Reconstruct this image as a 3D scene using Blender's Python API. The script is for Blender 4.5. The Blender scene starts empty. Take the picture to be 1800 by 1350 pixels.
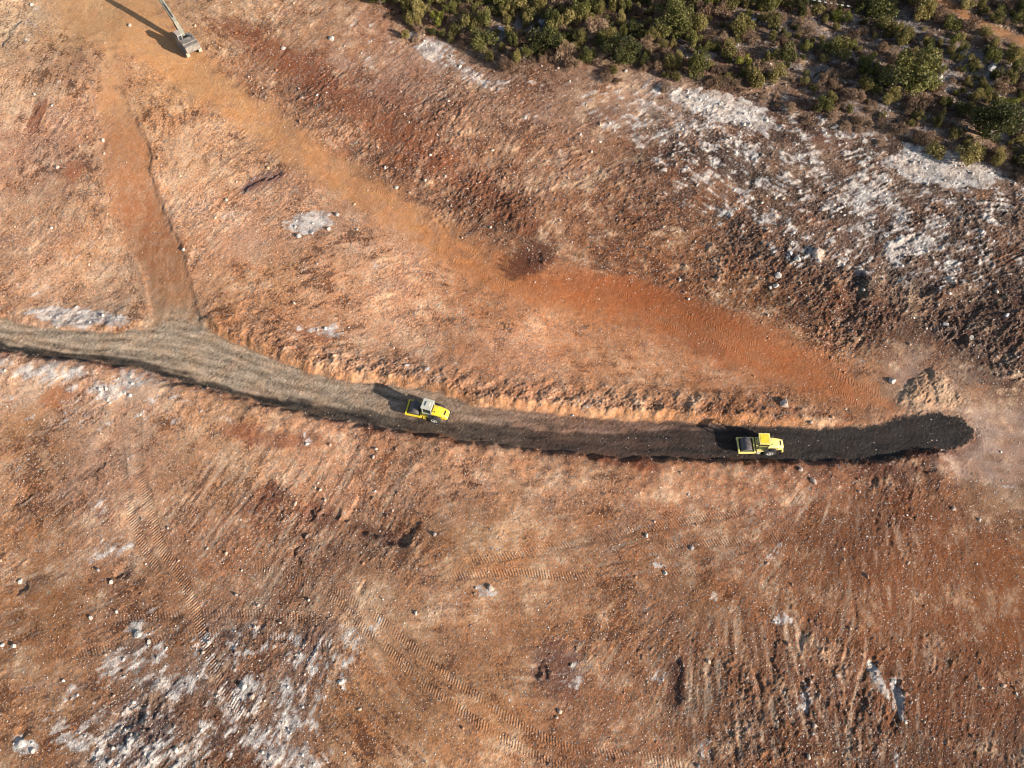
import bpy, bmesh, math, random
import numpy as np
from mathutils import Vector, Matrix
R = math.radians
random.seed(7)
rng = np.random.default_rng(11)
scene = bpy.context.scene
COL = scene.collection

# ------------------------------------------------------------------ camera
CAM_H, TILT, HFOV = 90.0, R(27.0), R(66.0)
CAM_Y = -CAM_H * math.tan(TILT)
cam_data = bpy.data.cameras.new('drone_camera')
cam_data.sensor_width = 36.0
cam_data.lens = 18.0 / math.tan(HFOV / 2)
cam_data.clip_start, cam_data.clip_end = 0.5, 8000
cam = bpy.data.objects.new('drone_camera', cam_data)
cam.location = (0, CAM_Y, CAM_H)
cam.rotation_euler = (TILT, 0, 0)
COL.objects.link(cam)
scene.camera = cam

# ------------------------------------------------------------------ sky and sun
SUN_EL = R(20.5)
SUN_AZ = np.array([0.88, -0.475]); SUN_AZ /= np.linalg.norm(SUN_AZ)      # towards the sun, in plan
world = bpy.data.worlds.new('World'); scene.world = world
world.use_nodes = True
wn = world.node_tree.nodes; wl = world.node_tree.links
wn.clear()
sky = wn.new('ShaderNodeTexSky'); sky.sky_type = 'NISHITA'; sky.sun_disc = False
sky.sun_elevation = SUN_EL; sky.sun_rotation = math.atan2(SUN_AZ[0], SUN_AZ[1])
bg = wn.new('ShaderNodeBackground'); bg.inputs['Strength'].default_value = 0.085
wo = wn.new('ShaderNodeOutputWorld')
wl.new(sky.outputs[0], bg.inputs[0]); wl.new(bg.outputs[0], wo.inputs[0])
sun_d = bpy.data.lights.new('sun', 'SUN'); sun_d.energy = 5.0; sun_d.angle = R(0.53)
sun_d.color = (1.0, 0.94, 0.86)
sun = bpy.data.objects.new('sun', sun_d); COL.objects.link(sun)
to_sun = Vector((SUN_AZ[0] * math.cos(SUN_EL), SUN_AZ[1] * math.cos(SUN_EL), math.sin(SUN_EL)))
sun.rotation_euler = to_sun.to_track_quat('Z', 'Y').to_euler()
sun.location = (60, -30, 60)
scene.view_settings.view_transform = 'Standard'
scene.view_settings.look = 'None'
scene.view_settings.gamma = 1.0
scene.view_settings.use_curve_mapping = False
scene.view_settings.exposure = 1.1
scene.render.engine = 'CYCLES'
scene.cycles.max_bounces = 4
scene.cycles.filter_width = 1.15

# ------------------------------------------------------------------ helpers: survey points, noise
F_PX = 900.0 / math.tan(HFOV / 2)
CT, ST = math.cos(TILT), math.sin(TILT)

def sstep(a, b, x):
    t = np.clip((x - a) / (b - a), 0, 1)
    return t * t * (3 - 2 * t)

_perm = np.random.default_rng(3).permutation(512)
_grad = np.random.default_rng(4).normal(size=(512, 2)); _grad /= np.linalg.norm(_grad, axis=1)[:, None]
def perlin(x, y, seed=0):
    an = 0.37 + seed * 1.13
    x, y = x * math.cos(an) - y * math.sin(an), x * math.sin(an) + y * math.cos(an)
    xi = np.floor(x).astype(np.int64); yi = np.floor(y).astype(np.int64)
    fx = (x - xi); fy = (y - yi)
    u = fx * fx * fx * (fx * (fx * 6 - 15) + 10); v = fy * fy * fy * (fy * (fy * 6 - 15) + 10)
    def g(ix, iy, dx, dy):
        k = _perm[(_perm[(ix + seed * 57) & 511] + iy * 3 + seed * 131) & 511]
        gr = _grad[k]
        return gr[..., 0] * dx + gr[..., 1] * dy
    a = g(xi, yi, fx, fy); b = g(xi + 1, yi, fx - 1, fy)
    c = g(xi, yi + 1, fx, fy - 1); d = g(xi + 1, yi + 1, fx - 1, fy - 1)
    return ((a + (b - a) * u) + ((c + (d - c) * u) - (a + (b - a) * u)) * v) * 1.5

def macro(x, y):
    """large landforms: a hillside that climbs gently to the north, with long swells"""
    x = np.asarray(x, float); y = np.asarray(y, float)
    xc = np.clip(x, -130, 130); yc = np.clip(y, -90, 130)
    h = 2.6 * sstep(12, 75, yc) + 0.9 * sstep(-5, -60, yc)
    swell = perlin(xc / 27.0 + 3.1, yc / 27.0 + 7.7, 1) * 0.9 + perlin(xc / 13.0, yc / 13.0, 2) * 0.35
    return h + swell * sstep(3, 14, np.abs(yc + 5 + 0.07 * xc))

def ground_point(px, py, z=None):
    """a surveyed photo position -> plan position on the hillside (z given: on that level)"""
    d = np.array([(px - 900.0) / F_PX, -(py - 675.0) / F_PX, -1.0])
    w = np.array([d[0], d[1] * CT - d[2] * ST, d[1] * ST + d[2] * CT])
    zz = 0.0 if z is None else z
    for _ in range(6):
        t = (zz - CAM_H) / w[2]
        x, y = w[0] * t, CAM_Y + w[1] * t
        if z is not None:
            break
        zz = float(macro(x, y))
    return x, y
def GP(pts): return np.array([ground_point(*p) for p in pts])
def px_scale(px, py):
    """metres per photo pixel, across, at a ground position"""
    a = ground_point(px - 5, py); b = ground_point(px + 5, py)
    return (b[0] - a[0]) / 10.0
def lin(c):
    c = np.asarray(c, float) / 255.0
    return np.where(c <= 0.04045, c / 12.92, ((c + 0.055) / 1.055) ** 2.4)

# ------------------------------------------------------------------ terrain grid (one sheet out to the horizon)
NX, NY = 1120, 840
s_in = np.linspace(-1, 1, NX)
ext = np.array([1.03, 1.08, 1.2, 1.5, 2.2, 4, 9, 30])
s_ax = np.concatenate([-ext[::-1], s_in, ext])
t = np.linspace(0, 1, NY)
y_in = -57 + 142.0 * (0.78 * t + 0.22 * t * t)
y_ax = np.concatenate([-57 - np.array([2400, 900, 350, 140, 60, 25, 9, 3.]), y_in, 85 + np.array([3., 9, 25, 60, 140, 350, 900, 2400])])
def half_w(y): return np.interp(y, [-57, 85], [64, 101])
S, Y = np.meshgrid(s_ax, y_ax)
X = S * half_w(Y)
GH, GW = X.shape
inner = (np.abs(S) <= 1.001) & (Y > -57.1) & (Y < 85.1)
MAC = macro(X, Y)

# soil texture at many sizes
C1 = perlin(X / 0.95, Y / 0.95, 31); C2 = perlin(X / 0.5, Y / 0.5, 32); C3 = perlin(X / 2.4, Y / 2.4, 33); C4 = perlin(X / 6.0, Y / 6.0, 34)
G0 = rng.normal(size=X.shape)
C5 = perlin(X / 0.33, Y / 0.33, 35); C6 = perlin(X / 1.7, Y / 1.7, 36); C7 = perlin(X / 4.1, Y / 4.1, 37); C8 = perlin(X / 9.0, Y / 9.0, 38)

# domain warp so that survey outlines get natural edges
WX = X + perlin(X / 2.2, Y / 2.2, 5) * 0.35 + perlin(X / 0.8, Y / 0.8, 6) * 0.16
WY = Y + perlin(X / 2.2, Y / 2.2, 7) * 0.35 + perlin(X / 0.8, Y / 0.8, 8) * 0.16

def seg_dist(pts, reach=6.0, warp=True):
    """distance to a polyline and distance along it (inf beyond reach)"""
    QX, QY = (WX, WY) if warp else (X, Y)
    D = np.full(X.shape, 1e9); U = np.zeros(X.shape); V = np.zeros(X.shape)
    acc = 0.0
    for a, b in zip(pts[:-1], pts[1:]):
        L = math.hypot(*(b - a))
        m = (QX > min(a[0], b[0]) - reach) & (QX < max(a[0], b[0]) + reach) & (QY > min(a[1], b[1]) - reach) & (QY < max(a[1], b[1]) + reach)
        qx, qy = QX[m] - a[0], QY[m] - a[1]
        tx, ty = (b - a) / L
        al = np.clip(qx * tx + qy * ty, 0, L)
        d = np.hypot(qx - al * tx, qy - al * ty)
        cr = tx * qy - ty * qx
        better = d < D[m]
        Dm = D[m]; Um = U[m]; Vm = V[m]
        Dm[better] = d[better]; Um[better] = (acc + al)[better]; Vm[better] = cr[better]
        D[m] = Dm; U[m] = Um; V[m] = Vm
        acc += L
    return D, U, V

def smooth_line(pts, n=4):
    p = np.asarray(pts, float); out = []
    for i in range(len(p) - 1):
        p0, p1, p2, p3 = p[max(i - 1, 0)], p[i], p[i + 1], p[min(i + 2, len(p) - 1)]
        for k in range(n):
            u = k / n
            out.append(0.5 * ((2 * p1) + (-p0 + p2) * u + (2 * p0 - 5 * p1 + 4 * p2 - p3) * u * u + (-p0 + 3 * p1 - 3 * p2 + p3) * u ** 3))
    out.append(p[-1])
    return np.array(out)

def poly_sd(poly, reach=8.0, warp=True):
    """signed distance to a closed outline, positive inside"""
    QX, QY = (WX, WY) if warp else (X, Y)
    P = np.vstack([poly, poly[:1]])
    D, _, _ = seg_dist(P, reach, warp)
    m = (QX > P[:, 0].min()) & (QX < P[:, 0].max()) & (QY > P[:, 1].min()) & (QY < P[:, 1].max())
    qx, qy = QX[m], QY[m]
    ins = np.zeros(qx.shape, bool)
    for a, b in zip(P[:-1], P[1:]):
        if a[1] == b[1]: continue
        c = ((a[1] > qy) != (b[1] > qy)) & (qx < (b[0] - a[0]) * (qy - a[1]) / (b[1] - a[1]) + a[0])
        ins ^= c
    I = np.zeros(X.shape, bool); I[m] = ins
    D = np.minimum(D, reach)
    return np.where(I, D, -D)

def blob(px, py, rx, ry, ang=0.0):
    """soft patch on the ground: survey centre, radii in photo pixels, tilt in degrees; 1 at centre, 0 at rim"""
    cx, cy = ground_point(px, py); k = px_scale(px, py)
    ky = abs(ground_point(px, py - 5)[1] - ground_point(px, py + 5)[1]) / 10.0
    dx = (WX - cx) / k; dy = (WY - cy) / ky
    c, s = math.cos(R(ang)), math.sin(R(ang))
    e = ((dx * c + dy * s) / rx) ** 2 + ((-dx * s + dy * c) / ry) ** 2
    return np.clip(1 - e, 0, 1)

# ------------------------------------------------------------------ lie of the dozer and ripper marks
DIRS = [(100,450,48),(450,300,40),(150,800,38),(420,850,55),(650,950,62),(100,1150,22),(500,1150,60),(900,960,14),(1150,950,12),
 (850,1100,4),(1130,1180,60),(1300,900,8),(1400,960,65),(1500,1000,92),(1620,1000,100),(1400,1220,108),(1530,1190,70),(1600,1230,88),
 (1720,1250,75),(560,130,46),(700,250,48),(800,330,62),(900,350,65),(1050,240,20),(1300,300,-35),(1150,200,30),(1500,350,28),(1700,300,-10),
 (1650,450,20),(1760,500,26),(1000,620,2),(1200,620,-18),(1300,690,0),(900,850,4),(700,600,12),(60,100,60),(300,90,-40),(600,320,-32),
 (880,480,-22),(1100,530,-10),(1350,600,-26),(200,330,-80),(290,480,-80),(300,1280,40),(700,1250,-45),(1000,1320,-15),(1250,1250,95),
 (1770,1050,110),(1750,780,-5),(300,700,20),(150,650,25),(120,560,15),(480,500,20),(350,420,45),(1450,500,50),(1600,550,60),(80,300,50)]
dp = GP([(a, b) for a, b, _ in DIRS]); da = np.array([R(c) for _, _, c in DIRS])
for i, (px, py, an) in enumerate(DIRS):      # photo angle -> plan angle
    e0 = ground_point(px, py); e1 = ground_point(px + 20 * math.cos(R(an)), py - 20 * math.sin(R(an)))
    da[i] = math.atan2(e1[1] - e0[1], e1[0] - e0[0])
def low_field(pos, vals, step=1.6, power=3.0, soft=4.0):
    gx = np.arange(-135, 136, step); gy = np.arange(-85, 116, step)
    GX, GY = np.meshgrid(gx, gy)
    num = np.zeros(GX.shape + (vals.shape[1],)); den = np.zeros(GX.shape)
    for p, v in zip(pos, vals):
        w = 1.0 / ((GX - p[0]) ** 2 + (GY - p[1]) ** 2 + soft * soft) ** (power / 2 + 0.5)
        num += w[..., None] * v; den += w
    F = num / den[..., None]
    fx = np.clip((X - gx[0]) / step, 0, len(gx) - 1.001); fy = np.clip((Y - gy[0]) / step, 0, len(gy) - 1.001)
    ix = fx.astype(int); iy = fy.astype(int); ux = (fx - ix)[..., None]; uy = (fy - iy)[..., None]
    return (F[iy, ix] * (1 - ux) + F[iy, ix + 1] * ux) * (1 - uy) + (F[iy + 1, ix] * (1 - ux) + F[iy + 1, ix + 1] * ux) * uy

dv = low_field(dp, np.stack([np.cos(2 * da), np.sin(2 * da)], 1))
THETA = 0.5 * np.arctan2(dv[..., 1], dv[..., 0])

# ------------------------------------------------------------------ outlines of road, tracks, scrub (survey)
ROAD_N = [(-140,530),(-60,545),(0,558),(60,572),(130,581),(200,585),(262,577),(300,560),(345,570),(400,600),(470,627),(540,655),(600,668),(690,678),
 (770,692),(850,718),(920,722),(1010,733),(1100,738),(1200,742),(1300,748),(1400,752),(1500,752),(1540,746),(1580,732),(1650,727),(1692,735),(1712,760)]
ROAD_S = [(1703,778),(1680,790),(1600,795),(1560,805),(1500,811),(1400,812),(1300,809),(1200,807),(1100,804),(1000,797),(900,784),(800,772),(700,757),
 (600,742),(540,728),(470,710),(400,692),(320,673),(250,649),(180,637),(100,631),(40,624),(0,614),(-60,602),(-140,588)]
road_poly = np.array([ground_point(a, b, 0) for a, b in ROAD_N + ROAD_S])
SD_ROAD = poly_sd(road_poly, 9.0) + sstep(30, 52, X) * (0.15 * C3 + 0.25 * C1 + 0.25 * C2 + 0.12 * G0)
south_line = np.array([ground_point(a, b, 0) for a, b in ROAD_S])
D_SOUTH, U_SOUTH, V_SOUTH = seg_dist(south_line, 8.0)
north_line = np.array([ground_point(a, b, 0) for a, b in ROAD_N])
D_NORTH, U_N, V_N = seg_dist(north_line, 8.0)

TRACK_A = [(268,585),(268,540),(250,470),(216,400),(190,320),(184,250),(178,190),(186,100),(150,20),(140,-60),(215,-60),(205,20),(205,110),(222,190),
 (260,250),(263,310),(290,380),(315,430),(335,500),(350,560),(345,585)]
SD_A = poly_sd(GP(TRACK_A), 7.0)
EDGE_A = GP([(255,215),(262,250),(264,310),(280,355),(300,400),(322,440)])
D_EA, U_EA, V_EA = seg_dist(EDGE_A, 5.0)
EDGE_A2 = GP([(245,460),(262,500),(270,545)]); D_EA2, _, _ = seg_dist(EDGE_A2, 5.0)
EDGE_A3 = GP([(318,470),(335,520),(352,565)]); D_EA3, _, _ = seg_dist(EDGE_A3, 5.0)
TB = [(120,-60,150),(190,10,140),(290,80,95),(340,130,70),(410,180,62),(490,235,60),(570,292,60),(650,342,62),(720,388,66),(800,440,76),(900,488,78),
 (1000,512,84),(1120,535,98),(1250,585,104),(1350,628,96),(1450,665,80),(1530,700,50),(1560,715,30)]
cb = smooth_line(GP([(a, b) for a, b, _ in TB]), 3)
wb = smooth_line(np.array([[px_scale(a, b) * w * 0.5, 0] for a, b, w in TB]), 3)[:, 0]
D_B, U_B, V_B = seg_dist(cb, 12.0)
ub = np.concatenate([[0], np.cumsum(np.hypot(*(np.diff(cb, axis=0).T)))])
HALF_B = np.interp(U_B, ub, wb)
SD_B = np.where(D_B < 100, HALF_B - D_B, -9.0)

SCRUB = [(560,-130),(610,-10),(660,18),(705,40),(755,75),(830,85),(900,118),(980,110),(1060,124),(1130,128),(1200,150),(1290,163),(1370,168),(1430,200),(1500,228),
 (1580,243),(1680,268),(1740,296),(1800,325),(1950,380),(2150,380),(2150,-130)]
scrub_poly = GP(SCRUB)
SD_SCRUB = poly_sd(scrub_poly, 9.0)
PATH = GP([(1600,-40),(1655,0),(1700,28),(1740,48),(1800,75),(1880,105)])
D_PATH, U_PATH, _ = seg_dist(PATH, 6.0)
SD_PATH = np.where(D_PATH < 100, 1.0 - D_PATH, -9)
MAUVE = [(1640,800),(1690,775),(1712,760),(1690,728),(1740,722),(1850,705),(1980,700),(1980,830),(1850,845),(1760,850),(1690,838)]
SD_M = poly_sd(GP(MAUVE), 8.0)
HEAP = [(1572,690),(1600,655),(1640,640),(1668,655),(1690,690),(1720,712),(1680,724),(1600,724),(1570,715)]
SD_H = poly_sd(GP(HEAP), 8.0)

on_road = sstep(-0.15, 0.25, SD_ROAD)
on_A = sstep(-1.0, 0.9, SD_A + 0.35 * C6) * (1 - on_road)
on_B = sstep(-2.0, 1.8, SD_B + 0.8 * C3 + 0.5 * C6) * (1 - on_road)
on_M = sstep(-2.2, 2.0, SD_M + 1.0 * C3 + 0.9 * C7) * (1 - on_road)
on_P = sstep(-0.4, 0.3, SD_PATH)
in_scrub = sstep(-0.6, 0.8, SD_SCRUB)

# the lie of the marks follows road and tracks
def along(pts, D, reach):
    global THETA
    best = np.full(X.shape, 1e9); ang = np.zeros(X.shape)
    for a, b in zip(pts[:-1], pts[1:]):
        m = (X > min(a[0], b[0]) - reach) & (X < max(a[0], b[0]) + reach) & (Y > min(a[1], b[1]) - reach) & (Y < max(a[1], b[1]) + reach)
        mid = (a + b) / 2
        d = np.hypot(X[m] - mid[0], Y[m] - mid[1])
        bb = best[m]; aa = ang[m]; k = d < bb
        bb[k] = d[k]; aa[k] = math.atan2(b[1] - a[1], b[0] - a[0]); best[m] = bb; ang[m] = aa
    THETA = np.where(D & (best < 1e8), ang, THETA)
cr = smooth_line((np.array([ground_point(a, b, 0) for a, b in [(-140,560),(0,588),(130,608),(262,615),(400,645),(540,690),(690,718),(850,750),(1010,765),(1200,775),(1400,782),(1540,778),(1700,760)]])), 4)
along(cr, SD_ROAD > 0.2, 9.0)
along(cb, SD_B > 0.3, 12.0)

# ------------------------------------------------------------------ streaky noise dragged along those marks
def lic(noises, lens):
    h = len(noises)
    J0, I0 = np.meshgrid(np.arange(GW, dtype=np.float32), np.arange(GH, dtype=np.float32))
    ct = np.cos(THETA).astype(np.float32); st = np.sin(THETA).astype(np.float32)
    DX = np.gradient(X, axis=1).astype(np.float32); DY = np.gradient(Y, axis=0).astype(np.float32)
    sh = np.gradient(X, axis=0).astype(np.float32) / DY
    jx = ((ct - sh * st) / DX); iy = st / DY
    out = [n.copy() for n in noises]; wsum = [1.0] * h
    step = 0.15
    for sgn in (1, -1):
        J, I = J0.copy(), I0.copy()
        pj = np.zeros_like(J); first = True
        a_x, a_y = ct * sgn, st * sgn
        px_, py_ = a_x.copy(), a_y.copy()
        for k in range(1, max(lens) + 1):
            ji = np.clip(J + 0.5, 0, GW - 1).astype(np.int32); ii = np.clip(I + 0.5, 0, GH - 1).astype(np.int32)
            c, s_ = ct[ii, ji], st[ii, ji]
            f = np.where(c * px_ + s_ * py_ < 0, -1.0, 1.0).astype(np.float32)
            px_, py_ = c * f, s_ * f
            J += jx[ii, ji] * f * step; I += iy[ii, ji] * f * step
            ji = np.clip(J + 0.5, 0, GW - 1).astype(np.int32); ii = np.clip(I + 0.5, 0, GH - 1).astype(np.int32)
            for n in range(h):
                if k <= lens[n]:
                    w = 0.5 + 0.5 * math.cos(math.pi * k / (lens[n] + 1))
                    out[n] += w * noises[n][ii, ji]
                    if sgn == 1: wsum[n] += 2 * w
    res = []
    for o in out:
        o = (o - o.mean()) / o.std()
        res.append(np.clip(o, -3.2, 3.2).astype(np.float64))
    return res
n1 = rng.normal(size=X.shape).astype(np.float32)
n2 = perlin(X / 0.42, Y / 0.42, 21).astype(np.float32)
n3 = perlin(X / 1.25, Y / 1.25, 22).astype(np.float32)
n4 = perlin(X / 0.7, Y / 0.7, 23).astype(np.float32)
L1, L2, L3, L4 = lic([n1, n2, n3, n4], [4, 7, 12, 20])

# ------------------------------------------------------------------ how rough each stretch is
ROUGH = [(60,40,.55),(180,60,.25),(60,200,.7),(150,400,.7),(420,300,.8),(600,420,.65),(480,120,1.0),(580,150,1.3),(720,250,1.35),(650,80,.8),(850,340,1.5),
 (1000,300,1.1),(1150,400,1.3),(1050,180,1.0),(1300,280,1.3),(1300,450,1.4),(1500,330,1.3),(1650,300,1.0),(1750,420,1.5),(1600,450,1.4),(1520,560,1.9),(1680,560,2.0),
 (1780,620,1.9),(700,560,.6),(900,600,.5),(1100,650,.6),(1300,680,.7),(500,570,.8),(120,500,.7),(100,700,.65),(300,760,.6),(480,790,.5),(500,890,1.1),(650,930,1.0),(800,860,.6),
 (950,900,.5),(1050,960,.55),(1250,900,.6),(1420,850,.7),(1600,850,1.2),(1750,870,.8),(1450,980,.9),(1600,1010,.9),(1780,1060,.4),(1700,1200,1.1),(1500,1200,1.3),(1350,1230,1.3),
 (1180,1200,1.0),(1000,1180,.9),(850,1100,.5),(900,1200,.5),(700,1120,.5),(600,1250,.7),(550,1160,1.1),(430,1250,1.2),(250,1280,1.5),(280,1130,.8),(100,1080,.6),(100,1220,.6),
 (40,1300,.9),(200,900,.8),(380,950,.8),(80,850,.7),(1250,1050,.6),(1100,1320,.7),(1400,1320,1.3),(1595,655,.25),(1640,640,.5),(1720,700,.5)]
RG = low_field(GP([(a, b) for a, b, _ in ROUGH]), np.array([[c] for _, _, c in ROUGH]), power=3.0, soft=3.0)[..., 0]
flat = np.clip(on_road * 0.93 + on_A * 0.5 + on_B * 0.60 + on_M * 0.6 + on_P * 0.6, 0, 0.95)
A = RG * (1 - flat)
A = 0.52 * A * np.clip(0.55 + 0.5 * RG, 0.6, 1.35)
A = np.where(inner, A, 0.2)

# ------------------------------------------------------------------ heights
H = MAC.copy()
# road bench cut into the slope: banks on both sides
bench = sstep(-1.6, 0.1, SD_ROAD)
H = H * (1 - bench * 0.9)
south_out = sstep(0.15, -0.75, SD_ROAD) * sstep(7.5, 0.5, D_SOUTH)
south_h = 0.74 + 0.22 * perlin(U_SOUTH / 4.0, U_SOUTH * 0, 41) + 0.08 * C1
gap_s = 1 - 0.75 * blob(290, 655, 55, 30)
H += south_out * south_h * gap_s * sstep(1.0, 6.0, U_SOUTH)
north_out = sstep(0.1, -1.3, SD_ROAD) * sstep(7.0, 0.6, D_NORTH) * (1 - sstep(-2.5, 0.8, SD_A)) * sstep(0.3, 2.0, D_SOUTH)
nh = np.interp(U_N, [0, 12, 22, 34, 48, 70, 95, 112, 120, 126], [0.25, 0.3, 0.35, 0.5, 0.7, 0.85, 0.95, 0.8, 0.4, 0.15])
H += north_out * nh * (1 + 0.22 * C6 + 0.14 * C1 + 0.12 * C5)
H += on_road * (0.035 * sstep(0.0, 2.0, D_SOUTH) + 0.05 * sstep(1.6, 0.4, D_SOUTH))
# tracks sunk a little, with side banks
H -= on_A * 0.07 * (1 - sstep(0, 0.6, blob(306, 566, 80, 45)))
H += 0.15 * np.exp(-(np.clip(-SD_A - 0.45, 0, 9) / 1.5) ** 2) * sstep(0.05, -0.5, SD_A) * sstep(3.0, 0.6, D_EA)
H += 0.10 * sstep(0.05, -0.45, SD_A) * np.exp(-(np.clip(-SD_A - 0.45, 0, 9) / 1.1) ** 2) * np.maximum(sstep(2.2, 0.4, D_EA2), sstep(2.2, 0.4, D_EA3))
H -= on_B * 0.18
H -= on_M * 0.25
# spoil heap at the road end
heap = np.clip(SD_H, 0, 3)
H += 0.42 * sstep(0, 2.6, heap + 0.3 * C1 + 0.7 * C3 + 0.5 * C6) * sstep(0, 1.0, heap) + sstep(0, 1, heap) * (0.05 * C2 + 0.05 * C5 + 0.03 * G0)
# hollows, scars and humps: (survey line, width m, depth m)
for pts, wd, dp_ in [([(598,908),(640,928),(680,945),(722,962)],1.5,-1.35),([(560,900),(600,912)],0.7,-0.5),([(415,336),(450,318),(500,298)],0.9,-0.55),
        ([(60,165),(66,200),(72,235)],0.9,-0.4),([(450,880),(490,860)],1.2,-0.5),([(540,925),(560,880)],0.6,-0.5),([(520,960),(530,1000)],0.5,-0.4),([(905,470),(960,450)],1.1,-0.5),
        ([(1565,440),(1645,430),(1655,440)],0.8,-0.45),([(1190,1150),(1195,1240)],1.0,-0.55),([(950,1150),(945,1220)],1.0,-0.5),([(1000,1130),(1030,1165)],0.7,-0.4),
        ([(1540,1150),(1530,1185),(1515,1220),(1505,1260)],0.45,-0.6),([(1575,1190),(1580,1240),(1572,1290)],0.5,-0.6),([(1420,1180),(1412,1215),(1425,1260),(1440,1290)],0.6,-0.6),
        ([(1370,1100),(1360,1160),(1365,1210)],0.5,-0.45),([(20,1045),(55,1018)],0.8,-0.5),([(195,1005),(235,1000)],0.6,-0.45),([(25,1300),(60,1285)],0.8,-0.6),
        ([(205,1290),(255,1255)],0.9,-0.55),([(150,1350),(170,1320)],0.8,-0.5),([(300,1130),(330,1100)],0.4,-0.3),([(20,890),(65,860)],0.6,-0.35),([(150,840),(190,810)],0.7,-0.35),
        ([(45,0),(30,40),(0,85)],0.6,-0.4),([(370,860),(400,840)],0.4,-0.25),([(620,325),(640,300)],0.6,-0.3),([(690,330),(705,322)],0.7,-0.35),
        ([(1240,265),(1290,300),(1330,315)],1.2,-0.6),([(1040,310),(1060,290)],0.8,-0.4),([(760,265),(770,290)],0.8,-0.5),([(870,360),(880,340)],0.9,-0.5),([(640,1115),(620,1130)],0.5,-0.3),
        ([(1480,560),(1520,545)],1.6,-0.7),([(1560,500),(1590,480)],1.3,-0.6),([(1680,610),(1700,560),(1730,530)],1.6,-0.8),([(1760,650),(1790,610)],1.4,-0.7),
        ([(1460,500),(1480,520)],0.9,0.5),([(1530,520),(1525,490)],1.4,0.9),([(1700,500),(1650,520)],1.2,0.5)]:
    P_ = GP(pts)
    d_ = P_[-1] - P_[0]
    if d_[1] * SUN_AZ[0] - d_[0] * SUN_AZ[1] < 0: P_ = P_[::-1]        # sun on the right-hand side
    D_, U_, V_ = seg_dist(P_, 6.0)
    if dp_ < 0:      # steep face towards the sun, gentle run-out away from it
        Lp = np.hypot(*np.diff(P_, axis=0).T).sum()
        ends = sstep(0.0, 0.9, U_) * sstep(0.0, 0.9, Lp - U_)
        nz = 0.5 if wd > 1.4 else 1.0
        prof = sstep(-wd * 0.55, -wd * 0.05, V_ + nz * (0.5 * C1 + 0.35 * C2 + 0.5 * C3)) * sstep(wd * 3.2, wd * 0.2, V_ + nz * 0.4 * C3)
        H += 0.45 * dp_ * prof * np.clip(0.75 + nz * nz * (0.7 * C6 + 0.4 * C3), 0.1, 1.2) * ends * (D_ < 5.5) * (1 - 0.8 * on_B)
    else:
        H += dp_ * np.exp(-(np.minimum(D_, 50) / wd) ** 2)
# clods, drag marks, grain
strk = sstep(-0.1, 0.6, C4 + 0.6 * C6)                       # drag marks come in patches
gouge = np.maximum(L3 - 1.15, 0) * sstep(-0.1, 0.45, C7 + 0.5 * C8)      # sparse deep scratches
clump = sstep(-0.3, 0.5, C8 + 0.6 * C6)                      # clods lie in clumps
clod = (np.maximum(C1, 0) * 0.09 + np.maximum(C2 - 0.15, 0) * 0.13 + np.maximum(C5 - 0.15, 0) * 0.13) * (0.22 + 1.25 * clump)
H += A * (strk * (0.012 * L3 + 0.012 * L2) - 0.15 * gouge + 0.006 * L2 + 0.011 * L1 + clod + 0.06 * C6 + 0.032 * G0)
H += A * 0.020 * L4 * sstep(-0.1, 0.6, C8 + 0.6 * C6) + (A ** 2) * 0.2 * C4
H += np.clip(A - 0.55, 0, 1) * (0.16 * C3 + 0.12 * C1 + 0.12 * C2 + 0.06 * C5)
H += on_road * inner * (0.008 * L1 + 0.016 * L3 + 0.016 * G0 + 0.012 * C5) + (on_B + on_A) * inner * 0.008 * G0
H = np.where(inner, H, MAC)

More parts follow.
